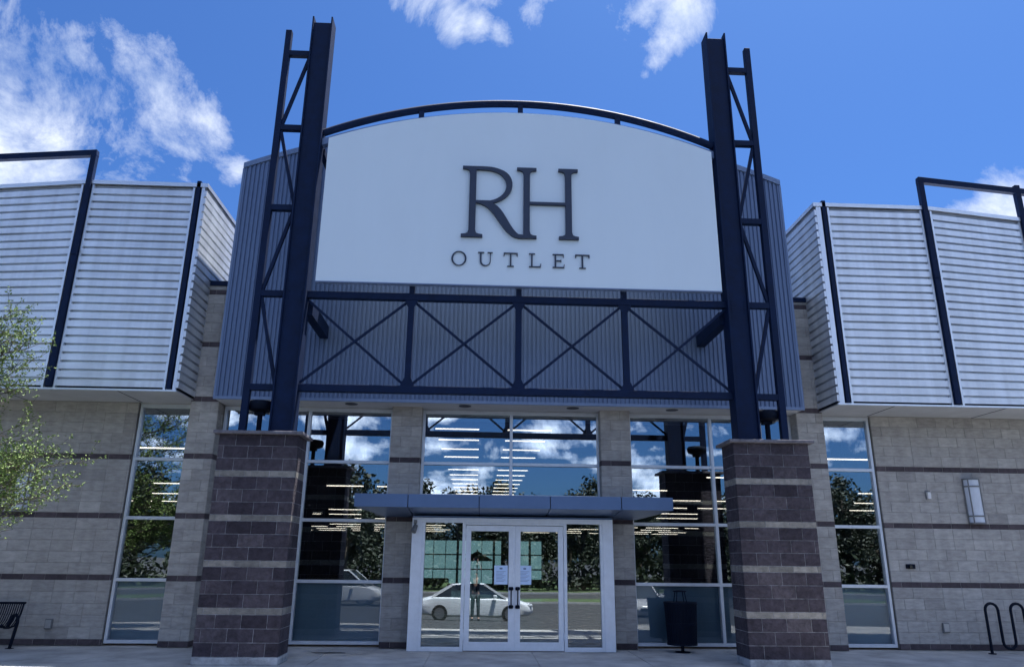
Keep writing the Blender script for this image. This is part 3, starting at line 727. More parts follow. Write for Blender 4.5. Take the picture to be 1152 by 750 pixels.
for a, b, hs_ in ((DL+.006, xm-.012, 1), (xm+.012, DR-.006, -1)):
    m_ = MB(); st = .10
    m_.box(a, a+st, YV+.02, YV+.07, .012, 2.225); m_.box(b-st, b, YV+.02, YV+.07, .012, 2.225)
    m_.box(a+st, b-st, YV+.021, YV+.069, .012, .16); m_.box(a+st, b-st, YV+.021, YV+.069, 2.12, 2.225)
    d_ = m_.build('door', 'alu_w', V, bevel=.004)
    m_ = MB(); m_.box(a+st, b-st, YV+.04, YV+.05, .16, 2.12); m_.build('door_glass', GLD, d_)
    m_ = MB(); m_.box(a+.03, b-.03, YV+.085, YV+.115, .98, 1.02); m_.build('push_bar', 'alu', d_)
    hx = (b-.05) if hs_ > 0 else (a+.05)
    m_ = MB(); q = .10*(-hs_)
    m_.tube([(hx, YV+.02, 1.09), (hx, YV-.05, 1.09), (hx+.0, YV-.07, 1.06), (hx, YV-.07, .80), (hx, YV-.05, .77), (hx, YV+.02, .77)], .013, 8)
    for z in (1.09, .77): m_.lathe(hx, YV+.012, [(.035, z-.03), (.045, z-.01), (.045, z+.01), (.035, z+.03)], 12)
    m_.build('pull_handle', 'black', d_, smooth=True)
    m_ = MB()
    for z in (.2, 1.15, 2.05): m_.tube([((a+.0) if hs_ > 0 else b, YV+.012, z), ((a+.0) if hs_ > 0 else b, YV+.012, z+.12)], .011, 8)
    m_.build('hinge', 'alu', d_)
m_ = MB(); m_.box(xm-.014, xm+.014, YV+.03, YV+.065, .012, 2.225); m_.build('astragal', 'alu_w', V)
# side glass and inner partition of the vestibule
for x in (VX0+.07, VX1-.08):
    m_ = MB(); m_.box(x, x+.008, YV+.16, -.02, .05, VH-.05); m_.build('side_glass', GLD, V)
m_ = MB(); m_.box(VX0+.01, VX1-.01, YV+.02, .05, VH, VH+.03); m_.build('ceiling', 'canopy', V)
m_ = MB(); m_.box(VX0+.2, VX1-.2, YV+.155, .1, .001, .018); m_.build('floor_mat', 'dark', V)
# taped paper notices
for k, (a, b) in enumerate(((.345, .60), (.795, 1.045))):
    m_ = MB(); m_.box(a, b, YV+.034, YV+.0385, 1.16, 1.50); n_ = m_.build('paper_notice', 'paper')
    tag(n_, 'pale blue paper notice taped on the left door pane' if k == 0 else 'pale blue paper notice taped on the right door pane', 'notice', 'paper notices on the doors')
    m_ = MB(); m_.box(a+.10, b-.10, YV+.032, YV+.0336, 1.43, 1.46)
    for j in range(8): m_.box(a+.04, b-.04-.06*((j*7) % 3)/2, YV+.0325, YV+.0336, 1.39-j*.025, 1.396-j*.025)
    m_.build('print', 'ink', n_)
# flood fixture at the top corner of the frame
t = thing('entry_light', (-1.17, YV, 2.16), 'small dark flood light hanging at the top corner of the entrance frame', 'light')
m_ = MB(); m_.box(-1.20, -1.14, YV-.05, YV-.001, 2.24, 2.31); m_.build('bracket', 'grey', t)
m_ = MB(); m_.tube([(-1.17, YV-.05, 2.25), (-1.17, YV-.08, 2.20)], .015); m_.tube([(-1.155, YV-.06, 2.21), (-1.195, YV-.13, 2.09)], [.04, .055], 12); m_.build('lamp_head', 'grey', t, smooth=True)

# entrance canopy: fascia and wedge underside in panels
CN = thing('entrance_canopy', (XC, -1.0, 2.4), 'blue-grey metal wedge canopy in five panels over the entrance', 'canopy')
CX0, CX1 = XC-2.93, XC+2.95; YF = -1.40
seams = [CX0, -1.27, XC-.01, 2.67-.05, CX1]
seams = [CX0, XC-1.95, XC-.65, XC+.66, XC+1.98, CX1]
back = lambda x: XC+(x-XC)*(.845 if abs(x-XC) > 2.5 else .985)
for i, (a, b) in enumerate(zip(seams, seams[1:])):
    g_ = .007; a1, b1 = a+g_, b-g_; n = 0
    A, Bk = back(a)+g_, back(b)-g_
    m_ = MB(); v = [(a1, YF, 2.50), (b1, YF, 2.50), (b1, YF, 2.735), (a1, YF, 2.735), (A, -.21, 2.385), (Bk, -.21, 2.385), (b1, -.21, 2.76), (a1, -.21, 2.76)]
    m_.v += v
    for q in ((0,1,2,3),(4,7,6,5),(3,2,6,7),(0,4,5,1),(0,3,7,4),(1,5,6,2)): m_.f.append(q); m_.t.append(.5)
    m_.build('canopy_panel', 'canopy', CN, bevel=.006)
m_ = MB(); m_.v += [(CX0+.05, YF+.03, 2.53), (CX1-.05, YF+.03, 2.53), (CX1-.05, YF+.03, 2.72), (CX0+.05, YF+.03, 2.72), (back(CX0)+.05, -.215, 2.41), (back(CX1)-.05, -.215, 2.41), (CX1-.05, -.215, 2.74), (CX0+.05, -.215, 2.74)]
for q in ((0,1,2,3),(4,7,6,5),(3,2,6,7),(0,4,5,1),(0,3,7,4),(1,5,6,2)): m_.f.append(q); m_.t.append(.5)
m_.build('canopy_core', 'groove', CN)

# ------------------------------------------------------------------ flood lights on the piers
for s, lab in ((-1, 'dark mushroom-shaped flood light on top of the left pier'), (1, 'dark mushroom-shaped flood light on top of the right pier')):
    x = XC+s*4.56; y = -2.13
    t = thing('flood_light', (x, y, HP), lab, 'flood light', 'flood lights on the piers')
    m_ = MB(); m_.lathe(x, y, [(.07, HP), (.07, HP+.02), (.045, HP+.04), (.045, HP+.38)], 14); m_.box(x-.09, x+.07, y-.06, y+.06, HP+.36, HP+.44); m_.build('stem', 'black', t, smooth=True)
    m_ = MB(); zb = HP+.42; m_.lathe(x, y, [(.12, zb), (.20, zb+.03), (.225, zb+.09), (.225, zb+.13), (.20, zb+.18), (.08, zb+.20)], 24); m_.build('lamp_housing', 'black', t, smooth=True)

# ------------------------------------------------------------------ wall fittings
def sconce(x0, x1, z0, z1, lab):
    t = thing('wall_sconce', ((x0+x1)/2, 0, z0), lab, 'wall light', 'tall sconces on the block walls')
    m_ = MB(); m_.box(x0+.03, x1-.03, -.03, -.004, z0+.02, z1-.02); m_.build('back_plate', 'grey', t)
    # half-round diffuser
    cx_ = (x0+x1)/2; r = (x1-x0)/2-.02; K = 12; mb = MB()
    ring = [(cx_+r*math.cos(math.pi*i/K), -.03-.13*math.sin(math.pi*i/K)) for i in range(K+1)]
    for (xa, ya), (xb, yb) in zip(ring, ring[1:]): mb.quad((xa, ya, z0+.02), (xb, yb, z0+.02), (xb, yb, z1-.02), (xa, ya, z1-.02))
    mb.poly([(a, b, z1-.02) for a, b in ring]); mb.poly([(a, b, z0+.02) for a, b in ring])
    mb.build('diffuser', 'lens', t, smooth=True)
    fr = MB()
    for z in (z0, z0+.14, z1-.18, z1-.03):
        for (xa, ya), (xb, yb) in zip(ring, ring[1:]):
            fr.bar((cx_+(xa-cx_)*1.04, -.03+(ya+.03)*1.05, z+.015), (cx_+(xb-cx_)*1.04, -.03+(yb+.03)*1.05, z+.015), .018, .03, (0,0,1))
    for i in (0, 3, 9, 12):
        xa, ya = ring[i]; fr.box(cx_+(xa-cx_)*1.05-.009, cx_+(xa-cx_)*1.05+.009, -.03+(ya+.03)*1.07-.009, -.03+(ya+.03)*1.07+.009, z0, z1)
    fr.build('cage', 'grey', t)
sconce(10.12, 10.48, 2.40, 3.32, 'tall pale wall sconce with dark cage on the right block wall')
sconce(-9.12, -8.76, 2.40, 3.32, 'tall pale wall sconce behind the leafy branches on the left block wall')
t = thing('motion_sensor', (9.35, 0, 2.96), 'small white sensor box on the right wall beside the sconce', 'sensor')
m_ = MB(); m_.box(9.30, 9.41, -.012, -.004, 2.88, 3.07); m_.build('plate', 'grey', t)
m_ = MB(); m_.box(9.32, 9.39, -.07, -.012, 2.89, 3.03); m_.build('housing', 'white', t, bevel=.01)
t = thing('security_camera', (8.76, 0, 1.55), 'small black security camera low on the right block wall', 'camera')
m_ = MB(); m_.box(8.67, 8.85, -.05, -.004, 1.51, 1.60); m_.build('housing', 'black', t, bevel=.01)
m_ = MB(); m_.tube([(8.74, -.05, 1.555), (8.74, -.09, 1.55)], .03, 14); m_.build('lens', 'cglass', t)
for x, z, lab in ((9.30, .41, 'grey outlet box near the ground on the right wall'), (-7.98, .37, 'grey outlet box near the ground on the left wall')):
    t = thing('outlet_box', (x, 0, z), lab, 'outlet', 'outdoor outlet boxes')
    m_ = MB(); m_.box(x-.065, x+.065, -.05, -.004, z-.09, z+.09); m_.build('box', 'grey', t, bevel=.008)
    m_ = MB(); m_.box(x-.05, x+.05, -.058, -.051, z-.07, z+.07); m_.build('cover', 'steelg', t)

# ------------------------------------------------------------------ bench, bin, bike rack
t = thing('bench', (-8.95, -.55, 0), 'black metal bench with curved tube legs by the left wall', 'bench')
bx1 = -8.33
sp = [(-.86, .46), (-.90, .40), (-.80, .36), (-.62, .35), (-.50, .37), (-.40, .46), (-.33, .62), (-.30, .80)]
prof = [(-.88, .44), (-.80, .385), (-.65, .37), (-.52, .39), (-.43, .48), (-.37, .62), (-.33, .80)]
m_ = MB()
NB = 46
for i in range(NB):
    x = bx1-1.8+1.8*i/(NB-1)
    for (y0_, z0_), (y1_, z1_) in zip(prof[:4], prof[1:4]): m_.bar((x, y0_, z0_), (x, y1_, z1_), .018, .008, (0, .3, 1))
m_.tube([(bx1-1.82, -.89, .43), (bx1+.02, -.89, .43)], .02)
m_.build('seat', 'black', t)
m_ = MB()
for i in range(NB):
    x = bx1-1.8+1.8*i/(NB-1)
    for (y0_, z0_), (y1_, z1_) in zip(prof[3:], prof[4:]): m_.bar((x, y0_, z0_), (x, y1_, z1_), .018, .008, (0, -1, .4))
m_.tube([(bx1-1.82, -.33, .80), (bx1+.03, -.33, .80)], .022)
m_.build('backrest', 'black', t)
for x in (bx1+.0, bx1-1.8):
    m_ = MB(); e = .10 if x > bx1-.5 else -.10
    m_.tube([(x-e*.6, -.62, .37), (x+e*.2, -.62, .60), (x+e*.4, -.60, .61), (x+e*.9, -.6, .56), (x+e, -.6, .45), (x+e*.7, -.6, .2), (x+e*.45, -.6, .0)], .028, 10)
    m_.box(x+e*.45-.05, x+e*.45+.05, -.65, -.55, 0, .012)
    m_.build('leg', 'black', t, smooth=True)
    m_ = MB(); m_.tube([(x, y_, z_) for y_, z_ in prof], .018, 8); m_.build('side_rail', 'black', t, smooth=True)

t.scale = (1, 1, .94)
t = thing('litter_bin', (3.86, -.62, 0), 'black slatted litter bin with raised rain lid on a post', 'litter bin')
cxb, cyb = 3.86, -.62
m_ = MB()
for i in range(36):
    a = 2*math.pi*i/36; c_, s_ = math.cos(a), math.sin(a)
    m_.bar((cxb+.265*c_, cyb+.265*s_, .14), (cxb+.30*c_, cyb+.30*s_, .86), .034, .006, (c_, s_, 0))
m_.build('slats', 'black', t)
for r_, z_ in ((.272, .15), (.285, .5), (.305, .86)):
    m_ = MB(); m_.lathe(cxb, cyb, [(r_-.015, z_-.018), (r_+.006, z_-.018), (r_+.006, z_+.018), (r_-.015, z_+.018)], 32)
    m_.build('hoop', 'black', t, smooth=True)
m_ = MB(); m_.lathe(cxb, cyb, [(.245, .15), (.27, .84)], 28); m_.build('liner', 'black', t)
m_ = MB(); m_.lathe(cxb, cyb, [(.10, 1.055), (.125, 1.06), (.125, 1.075), (.04, 1.085)], 24)
m_.build('lid', 'black', t, smooth=True)
m_ = MB()
for i in range(4):
    a = math.pi/4+i*math.pi/2; m_.tube([(cxb+.14*math.cos(a), cyb+.14*math.sin(a), .86), (cxb+.10*math.cos(a), cyb+.10*math.sin(a), 1.06)], .008, 6)
m_.lathe(cxb, cyb, [(.13, .862), (.295, .862), (.295, .872), (.13, .872)], 28)
m_.build('lid_bracket', 'black', t)
m_ = MB(); m_.lathe(cxb, cyb, [(.14, .0), (.14, .012), (.03, .02), (.03, .16)], 20); m_.build('post', 'black', t, smooth=True)

t = thing('bike_rack', (10.6, -.6, 0), 'dark looping tube bike rack on the pavement by the right wall', 'bike rack')
pts = []; r_ = .125; x = 9.76
pts += [(x, -.62, 0), (x, -.62, .55), (x, -.62, .80)]
for k in range(3):
    pts += [(x+r_-r_*math.cos(a), -.62, .80+r_*math.sin(a)) for a in [math.pi*i/8 for i in range(1, 9)]]
    x += 2*r_
    pts += [(x, -.62, .5), (x, -.62, .22)]
    pts += [(x+r_-r_*math.cos(a), -.62, .22-r_*math.sin(a)) for a in [math.pi*i/8 for i in range(1, 9)]]
    x += 2*r_
    pts += [(x, -.62, .5), (x, -.62, .80)]
pts += [(x+r_-r_*math.cos(a), -.62, .80+r_*math.sin(a)) for a in [math.pi*i/8 for i in range(1, 9)]]
x += 2*r_; pts += [(x, -.62, .5), (x, -.62, 0)]
m_ = MB(); m_.tube([(a, b, c*.97) for a, b, c in pts], .026, 12); m_.build('tube', 'black', t, smooth=True)
for xx in (9.76, x):
    m_ = MB(); m_.lathe(xx, -.62, [(.07, .0), (.07, .012), (.035, .016)], 16); m_.build('foot_plate', 'black', t)

# ------------------------------------------------------------------ interior
k = 0
proto = None
def strip_light(ln, z, label, grp):
    o = bpy.data.objects.new('ceiling_light', None); C.objects.link(o)
    m_ = MB(); m_.box(-ln/2, ln/2, -.026, .026, -.026, 0); a = m_.build('diffuser', 'led', None); a.parent = o
    m_ = MB(); m_.box(-ln/2-.01, ln/2+.01, -.04, .04, .001, .06); h = m_.build('housing', 'dark', None); h.parent = o
    for sx in (-.4, .4):
        m_ = MB(); m_.tube([(ln*sx, 0, .06), (ln*sx, 0, 6.78-z)], .004, 4); c = m_.build('cable', 'dark', None); c.parent = o
    tag(o, label, 'ceiling light', grp); return o
rl = random.Random(21)
pA = strip_light(1.22, 5.08, 'short warm strip light high above the store entrance, in the two rows seen through the middle window', 'short strip lights over the store entrance')
first = True
for j in range(13):
    for x0_ in (-1.22, .80):
        o = pA if first else copy_tree(pA); first = False
        o.location = (x0_+.61, 3.3+j*1.95, 5.08)
        o['label'] = 'short strip light in the %s file over the entrance, %s back from the glass' % ('left' if x0_ < 0 else 'right', ordn(j))
pB = strip_light(2.44, 4.0, 'long warm strip light hanging over the dark sales floor to the side of the entrance', 'long strip lights over the sales floor')
first = True
for j in range(13):
    col_i = -1
    for xcn in (-16.2, -13.2, -10.2, -7.15, -4.1, 5.4, 8.5, 11.6, 14.7, 17.6):
        if rl.random() < .14: continue
        if j < 3 and abs(xcn-.7) < 6 and rl.random() < .5: continue
        o = pB if first else copy_tree(pB); first = False
        col_i += 1; o['label'] = 'long warm strip light, %s row back from the glass, %s from the left' % (ordn(j), ordn(col_i))
        o.location = (xcn+(1.2 if j % 2 else 0)*(1 if xcn < 0 else -1)*.5+rl.uniform(-.15, .15), 2.2+j*4.4, 4.0)
# rear daylight window in the store
W = thing('grid_window', (1.3, 26.9, 0), 'black gridded window glowing pale teal deep inside the store', 'window')
wx0, wx1, wz0, wz1 = -3.0, 3.6, .3, 2.6
m_ = MB(); m_.box(wx0, wx1, 26.93, 26.95, wz0, wz1); m_.build('pane', 'daywin', W)
m_ = MB()
nx = 10
for i in range(nx+1):
    x = wx0+(wx1-wx0)*i/nx; wd = .13 if i % 3 == 0 else .035; m_.box(x-wd/2, x+wd/2, 26.85, 26.93, wz0, wz1)
for z in (wz0, wz0+.77, wz0+1.53, wz1): m_.box(wx0, wx1, 26.86, 26.928, z-.035, z+.035)
m_.build('grid', 'dark', W)
m_ = MB(); m_.box(1.35, 1.95, 26.4, 26.84, 0, 3.2); m_.build('pier', 'darkwall', W)
# patio umbrella, sofa, console
t = thing('patio_umbrella', (.05, 20, 0), 'dark open patio umbrella standing inside the store', 'umbrella')
m_ = MB(); m_.lathe(.05, 20, [(.75, 1.52), (.72, 1.55), (.40, 1.74), (.05, 1.94), (.0, 1.96)], 8); m_.build('canopy', 'dark', t)
m_ = MB(); m_.tube([(.05, 20, 0), (.05, 20, 2.02)], .025); m_.build('pole', 'wood', t)
for x, y, ww, lab in ((-2.2, 17, 2.2, 'dark upholstered sofa inside the store left of the doors'), (2.6, 16, 2.0, 'dark upholstered sofa inside the store right of the doors')):
    t = thing('sofa', (x, y, 0), lab, 'sofa', 'sofas inside the store')
    m_ = MB(); m_.box(x-ww/2, x+ww/2, y-.45, y+.45, .12, .42); m_.build('seat', 'fabric', t, bevel=.05)
    m_ = MB(); m_.box(x-ww/2, x+ww/2, y-.55, y-.35, .2, .85); m_.build('backrest', 'fabric', t, bevel=.05)
    for s in (-1, 1):
        m_ = MB(); m_.box(x+s*ww/2-.1, x+s*ww/2+.1, y-.5, y+.45, .12, .62); m_.build('armrest', 'fabric', t, bevel=.04)
for x in (-3.6, 5.0, -11, 12.4):
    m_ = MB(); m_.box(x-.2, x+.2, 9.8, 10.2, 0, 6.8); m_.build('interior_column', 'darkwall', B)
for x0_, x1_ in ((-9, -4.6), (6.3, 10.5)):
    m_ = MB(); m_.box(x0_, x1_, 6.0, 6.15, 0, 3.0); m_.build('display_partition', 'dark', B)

# ------------------------------------------------------------------ trees
def leaves(mb, center, rad, n, size, rnd, squash=1.0):
    for _ in range(n):
        d = Vector((rnd.gauss(0, 1), rnd.gauss(0, 1), rnd.gauss(0, 1))).normalized()*(rnd.random()**.5)*rad
        d.z *= squash; p = Vector(center)+d
        u = Vector((rnd.gauss(0, 1), rnd.gauss(0, 1), rnd.gauss(0, .7))).normalized(); v = u.orthogonal().normalized(); v = (Matrix.Rotation(rnd.uniform(0, 6.28), 3, u) @ v)
        L_ = size*rnd.uniform(.6, 1.3); W_ = L_*.45; q = u
        mb.poly([p-q*L_*.5, p+v*W_*.5, p+q*L_*.5, p-v*W_*.5], min(1, max(0, rnd.gauss(.5, .25))))
def far_tree(seed, h, w_):
    rnd = random.Random(seed); tr, cr = MB(), MB()
    tr.tube([(0, 0, 0), (.1, 0, h*.3), (0, .1, h*.6), (0, 0, h*.85)], [.22, .17, .1, .04], 7)
    for i in range(26):
        a = rnd.uniform(0, 6.28); z = rnd.uniform(.22, .95)*h; rr = w_*(1-((z/h-.5)*1.5)**2*.8)*rnd.uniform(.25, 1)
        c = (rr*math.cos(a), rr*math.sin(a), z)
        tr.tube([(0, 0, z*.7), (c[0]*.5, c[1]*.5, z*.9), c], [.07, .045, .02], 5)
        leaves(cr, c, w_*rnd.uniform(.30, .52), 110, .40, rnd, .85)
    return tr, cr
protos = []
for kk in range(3):
    tr, cr = far_tree(40+kk, 1*[8.0, 9.5, 7.0][kk], [2.6, 2.4, 3.0][kk])
    o = bpy.data.objects.new('broadleaf_tree', None); C.objects.link(o)
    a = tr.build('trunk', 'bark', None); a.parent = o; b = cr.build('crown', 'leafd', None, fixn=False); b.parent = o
    protos.append([o, 0])
rnd = random.Random(5)
rowA, rowB = [], []
x = -62
while x < 66: rowA.append((x, rnd.uniform(-58, -51), rnd.randrange(3), rnd.uniform(.92, 1.12))); x += rnd.uniform(2.6, 3.8)
x = -66
while x < 70: rowB.append((x, rnd.uniform(-72, -64), rnd.randrange(3), rnd.uniform(1.15, 1.45))); x += rnd.uniform(3.2, 4.6)
solo = [(-8.4, -34.5, 1, .95), (20.0, -36.5, 0, .85), (31, -36.6, 2, .9), (-33, -35.4, 0, .85)]
sl_ = ['leafy tree on the near lawn strip, mirrored beside the blue entrance canopy', 'leafy tree on the lawn strip mirrored in the narrow right window',
       'wide leafy tree standing far out on the right of the car park', 'leafy tree standing far out on the left of the car park']
for row, gl in ((rowA, 'front tree row beyond the car park'), (rowB, 'rear tree row beyond the car park'), (solo, 'trees on the lawn strip')):
    for i, (x, y, kk, s_) in enumerate(row):
        pr = protos[kk]; o = pr[0] if pr[1] == 0 else copy_tree(pr[0]); pr[1] += 1
        o.location = (x, y, -.86); o.rotation_euler.z = rnd.uniform(0, 6.28); o.scale = (s_, s_, s_*rnd.uniform(.88, 1.04))
        tag(o, sl_[i] if row is solo else 'dark leafy tree, %s from the left in the %s' % (ordn(i), gl), 'tree', gl)
m_ = MB()
for i in range(5200):
    x = rnd.uniform(-66, 68); z = abs(rnd.gauss(0, 1.1)); y = -49.5-rnd.random()*3
    leaves(m_, (x, y, -.6+z), .5, 3, .6, rnd, .7)
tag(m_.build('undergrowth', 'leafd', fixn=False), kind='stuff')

# near tree whose twigs enter the picture on the left
def young_tree(base, lab, tips, seed):
    rnd = random.Random(seed)
    t = thing('young_tree', base, lab, 'tree')
    tr, lf = MB(), MB(); bx_, by_, _ = base
    tr.tube([(bx_, by_, 0), (bx_+.04, by_, 1.3), (bx_-.02, by_+.03, 2.6), (bx_+.03, by_, 4.0), (bx_, by_, 5.4), (bx_+.05, by_, 6.3)], [.085, .075, .06, .045, .028, .008], 10)
    def branch(p0, p1, r0, depth):
        p0, p1 = Vector(p0), Vector(p1); L_ = (p1-p0).length; n = max(4, int(L_/.12)); pts = []
        bow = Vector((rnd.uniform(-.1, .1), rnd.uniform(-.1, .1), rnd.uniform(-.12, .05)))*L_*.8
        for i in range(n+1):
            f = i/n; j = Vector((rnd.gauss(0, 1), rnd.gauss(0, 1), rnd.gauss(0, 1)))*.012*(0 < i < n)
            pts.append(p0.lerp(p1, f)+bow*4*f*(1-f)+j)
        tr.tube(pts, [max(.0022, r0*(1-.85*i/n)) for i in range(n+1)], 5, caps=False)
        dirn = (p1-p0).normalized()
        if depth > 0:
            ns = int(L_/.14)
            for i in range(ns):
                f = rnd.uniform(.2, .97); q = pts[int(f*n)]
                dd = (dirn*rnd.uniform(.4, 1.1)+Vector((rnd.gauss(0, .6), rnd.gauss(0, .6), rnd.uniform(-.25, .8)))).normalized()
                branch(q, q+dd*rnd.uniform(.22, .6)*(1.25-f*.5), r0*.35, depth-1)
        # leaves along twig
        if depth <= 1:
            for i in range(1, n+1):
                for _ in range(5 if depth == 0 else 2):
                    if rnd.random() < .85:
                        q = pts[i]+Vector((rnd.gauss(0, .02), rnd.gauss(0, .02), rnd.gauss(0, .02)))
                        u = (dirn*.5+Vector((rnd.gauss(0, 1), rnd.gauss(0, 1), rnd.gauss(0, .8)))).normalized(); v = (Matrix.Rotation(rnd.uniform(0, 6.28), 3, u) @ u.orthogonal()).normalized()
                        L2 = rnd.uniform(.028, .062); W2 = L2*.55; tt = min(1, max(0, rnd.gauss(.55, .25)))
                        m = q+u*L2*.5; nn = u.cross(v)*L2*.12
                        lf.poly([q, m+v*W2*.5+nn, q+u*L2, m-v*W2*.5+nn], tt)
    for (z0, tip, r0) in tips: branch((bx_, by_+rnd.uniform(-.03, .03), z0), tip, r0, 2)
    tr.build('trunk', 'bark', t, smooth=True, fixn=False); lf.build('crown', 'leaf', t, fixn=False)
    return t
T0 = (-10.35, -3.3, 0)
tips = []
for px_, pz_, r_ in ((-6.62,1.95,.020),(-6.75,2.3,.020),(-5.9,2.62,.024),(-5.8,2.92,.024),(-6.2,3.15,.022),(-6.4,2.45,.02),(-6.6,3.55,.022),(-6.65,4.72,.024),(-7.05,5.15,.022),(-6.75,4.05,.022),
                     (-7.3,5.2,.02),(-6.7,2.7,.02),(-7.1,3.3,.02),(-7.0,4.4,.02),(-7.2,2.0,.02),(-6.3,2.8,.02),(-6.9,3.0,.02),(-7.3,4.8,.02),(-6.5,3.35,.018),(-7.1,2.6,.02),
                     (-6.9,2.1,.02),(-6.85,2.5,.02),(-6.6,3.0,.02),(-7.0,2.85,.02),(-6.45,2.65,.02),(-7.2,3.6,.02),(-6.95,4.75,.02),(-6.8,4.45,.02),(-7.15,4.1,.02),(-6.5,3.15,.02),(-7.0,5.0,.02),(-6.7,2.15,.02)):
    yy = -3.3+random.uniform(-.45, .35); k_ = (15.15+yy)/11.15
    tips.append((max(1.2, min(4.4, pz_-.9+random.uniform(-.3, .3))), (px_*k_, yy, 1.61+(pz_-1.61)*k_), r_))
for a_ in range(9):
    an = R(100+a_*22); tips.append((2+a_*.3, (T0[0]+2*math.cos(an), T0[1]+2*math.sin(an), 3.2+a_*.35), .02))
young_tree(T0, 'young spring tree with small bright green leaves at the left edge', tips, 3)

# ------------------------------------------------------------------ cars behind the photographer
def car(loc, rz, paint, lab, van=False, grp='cars parked behind the photographer'):
    t = thing('parked_car', (0, 0, 0), lab, 'car' if not van else 'van', grp)
    # stations: x, bottom z, belt z, half width, (top of body)
    if not van:
        st = [(-2.33, .45, .72, .66), (-2.2, .28, .86, .80), (-1.7, .22, .98, .88), (-.9, .2, .97, .90), (0, .2, .94, .91), (.8, .2, .93, .90), (1.3, .2, .90, .89), (1.8, .22, .82, .86), (2.2, .27, .70, .76), (2.34, .38, .58, .62)]
    else:
        st = [(-2.5, .4, 1.05, .85), (-2.4, .3, 1.15, .92), (-1.5, .25, 1.15, .95), (0, .25, 1.15, .96), (1.2, .25, 1.12, .95), (1.8, .26, 1.02, .92), (2.3, .3, .85, .85), (2.45, .4, .7, .7)]
    m_ = MB(); k = 10; n0 = 0
    for x, zb, zt, hw in st:
        zm = (zb+zt)/2
        sec = [(-hw*.85, zb), (-hw*.98, zb+.08), (-hw, zm), (-hw*.96, zt-.08), (-hw*.82, zt), (hw*.82, zt), (hw*.96, zt-.08), (hw, zm), (hw*.98, zb+.08), (hw*.85, zb)]
        m_.v += [(x, y, z) for y, z in sec]
    for i in range(len(st)-1):
        for j in range(k): a = i*k+j; b = i*k+(j+1) % k; m_.f.append((a, b, b+k, a+k)); m_.t.append(.5)
    m_.f.append(tuple(range(k))); m_.t.append(.5); e = (len(st)-1)*k; m_.f.append(tuple(range(e, e+k))[::-1]); m_.t.append(.5)
    m_.build('body', paint, t, smooth=True)
    # greenhouse + roof
    if not van: gh = [(-1.75, .95, .78, .95, .78), (-.95, .95, .80, 1.38, .62), (-.2, .93, .80, 1.45, .64), (.35, .92, .80, 1.42, .62), (1.25, .89, .78, .90, .76)]
    else: gh = [(-2.4, 1.1, .85, 1.75, .78), (-1.2, 1.1, .87, 1.9, .8), (.5, 1.1, .87, 1.88, .78), (1.6, 1.05, .84, 1.08, .8)]
    m_ = MB()
    for x, zb, hb, zt, ht in gh: m_.v += [(x, -hb, zb-.02), (x, -ht, zt), (x, ht, zt), (x, hb, zb-.02)]
    for i in range(len(gh)-1):
        for j in range(3): a = i*4+j; m_.f.append((a, a+1, a+5, a+4)); m_.t.append(.5)
    m_.f.append((0, 1, 2, 3)); m_.t.append(.5); m_.build('windows', 'cglass', t)
    m_ = MB()
    up_ = gh[1:-1] if not van else gh[0:-1]
    for x, zb, hb, zt, ht in up_: m_.v += [(x, -ht-.01, zt-.03), (x, -ht*.8, zt+.025), (x, ht*.8, zt+.025), (x, ht+.01, zt-.03)]
    for i in range(len(up_)-1):
        for j in range(3): a = i*4+j; m_.f.append((a, a+1, a+5, a+4)); m_.t.append(.5)
    m_.build('roof', paint, t, smooth=True)
    m_ = MB()
    for s in (-1, 1):
        x, zb, hb, zt, ht = gh[-1]; x2, zb2, hb2, zt2, ht2 = gh[-2]; m_.bar((x, s*hb, zb), (x2, s*(ht2+.01), zt2), .06, .05)
        x, zb, hb, zt, ht = gh[0]; x2, zb2, hb2, zt2, ht2 = gh[1]; m_.bar((x, s*hb, zb), (x2, s*(ht2+.01), zt2), .10, .05)
        m_.bar((0, s*.81, .93), (-.05, s*.65, 1.42), .05, .03)
    m_.build('pillars', paint, t)
    for x in (-1.42, 1.40):
        for s in (-1, 1):
            m_ = MB(); m_.tube([(x, s*.70, .33), (x, s*.905, .33)], .33, 24); wl = m_.build('wheel', 'tyre', t, smooth=True)
            m_ = MB(); m_.tube([(x, s*.86, .33), (x, s*.915, .33)], .22, 16); m_.build('rim', 'rim', wl)
    xe = st[-1][0]
    for s in (-1, 1):
        m_ = MB(); m_.box(xe-.22, xe-.02, s*.60-.14, s*.60+.14, .60, .70); m_.build('headlight', 'lamp_w', t, bevel=.03)
        m_ = MB(); m_.box(st[0][0]-.02, st[0][0]+.12, s*.60-.14, s*.60+.14, .70, .85); m_.build('tail_light', 'lamp_r', t, bevel=.03)
        m_ = MB(); m_.box(.72, .88, s*.98-.1, s*.98+.1, .93, 1.04); m_.build('mirror', paint, t, bevel=.03)
    m_ = MB(); m_.box(xe-.06, xe+.0, -.35, .35, .42, .56); m_.build('grille', 'black', t)
    t.location = loc; t.rotation_euler.z = rz
    return t
car((.0, -18.5, lot_z(-18.5)+.005), 0, 'carw', 'white sedan parked side-on behind the photographer')
car((7.3, -19.5, lot_z(-19.5)+.005), R(90), 'carw', 'white sedan parked nose-in to the right behind the photographer')
car((-7.6, -29.5, lot_z(-29.5)+.005), R(5), 'carw', 'white van parked far left behind the photographer', True)
car((13.5, -30.5, lot_z(-30.5)+.005), R(180), 'carb', 'dark sedan parked far right behind the photographer')
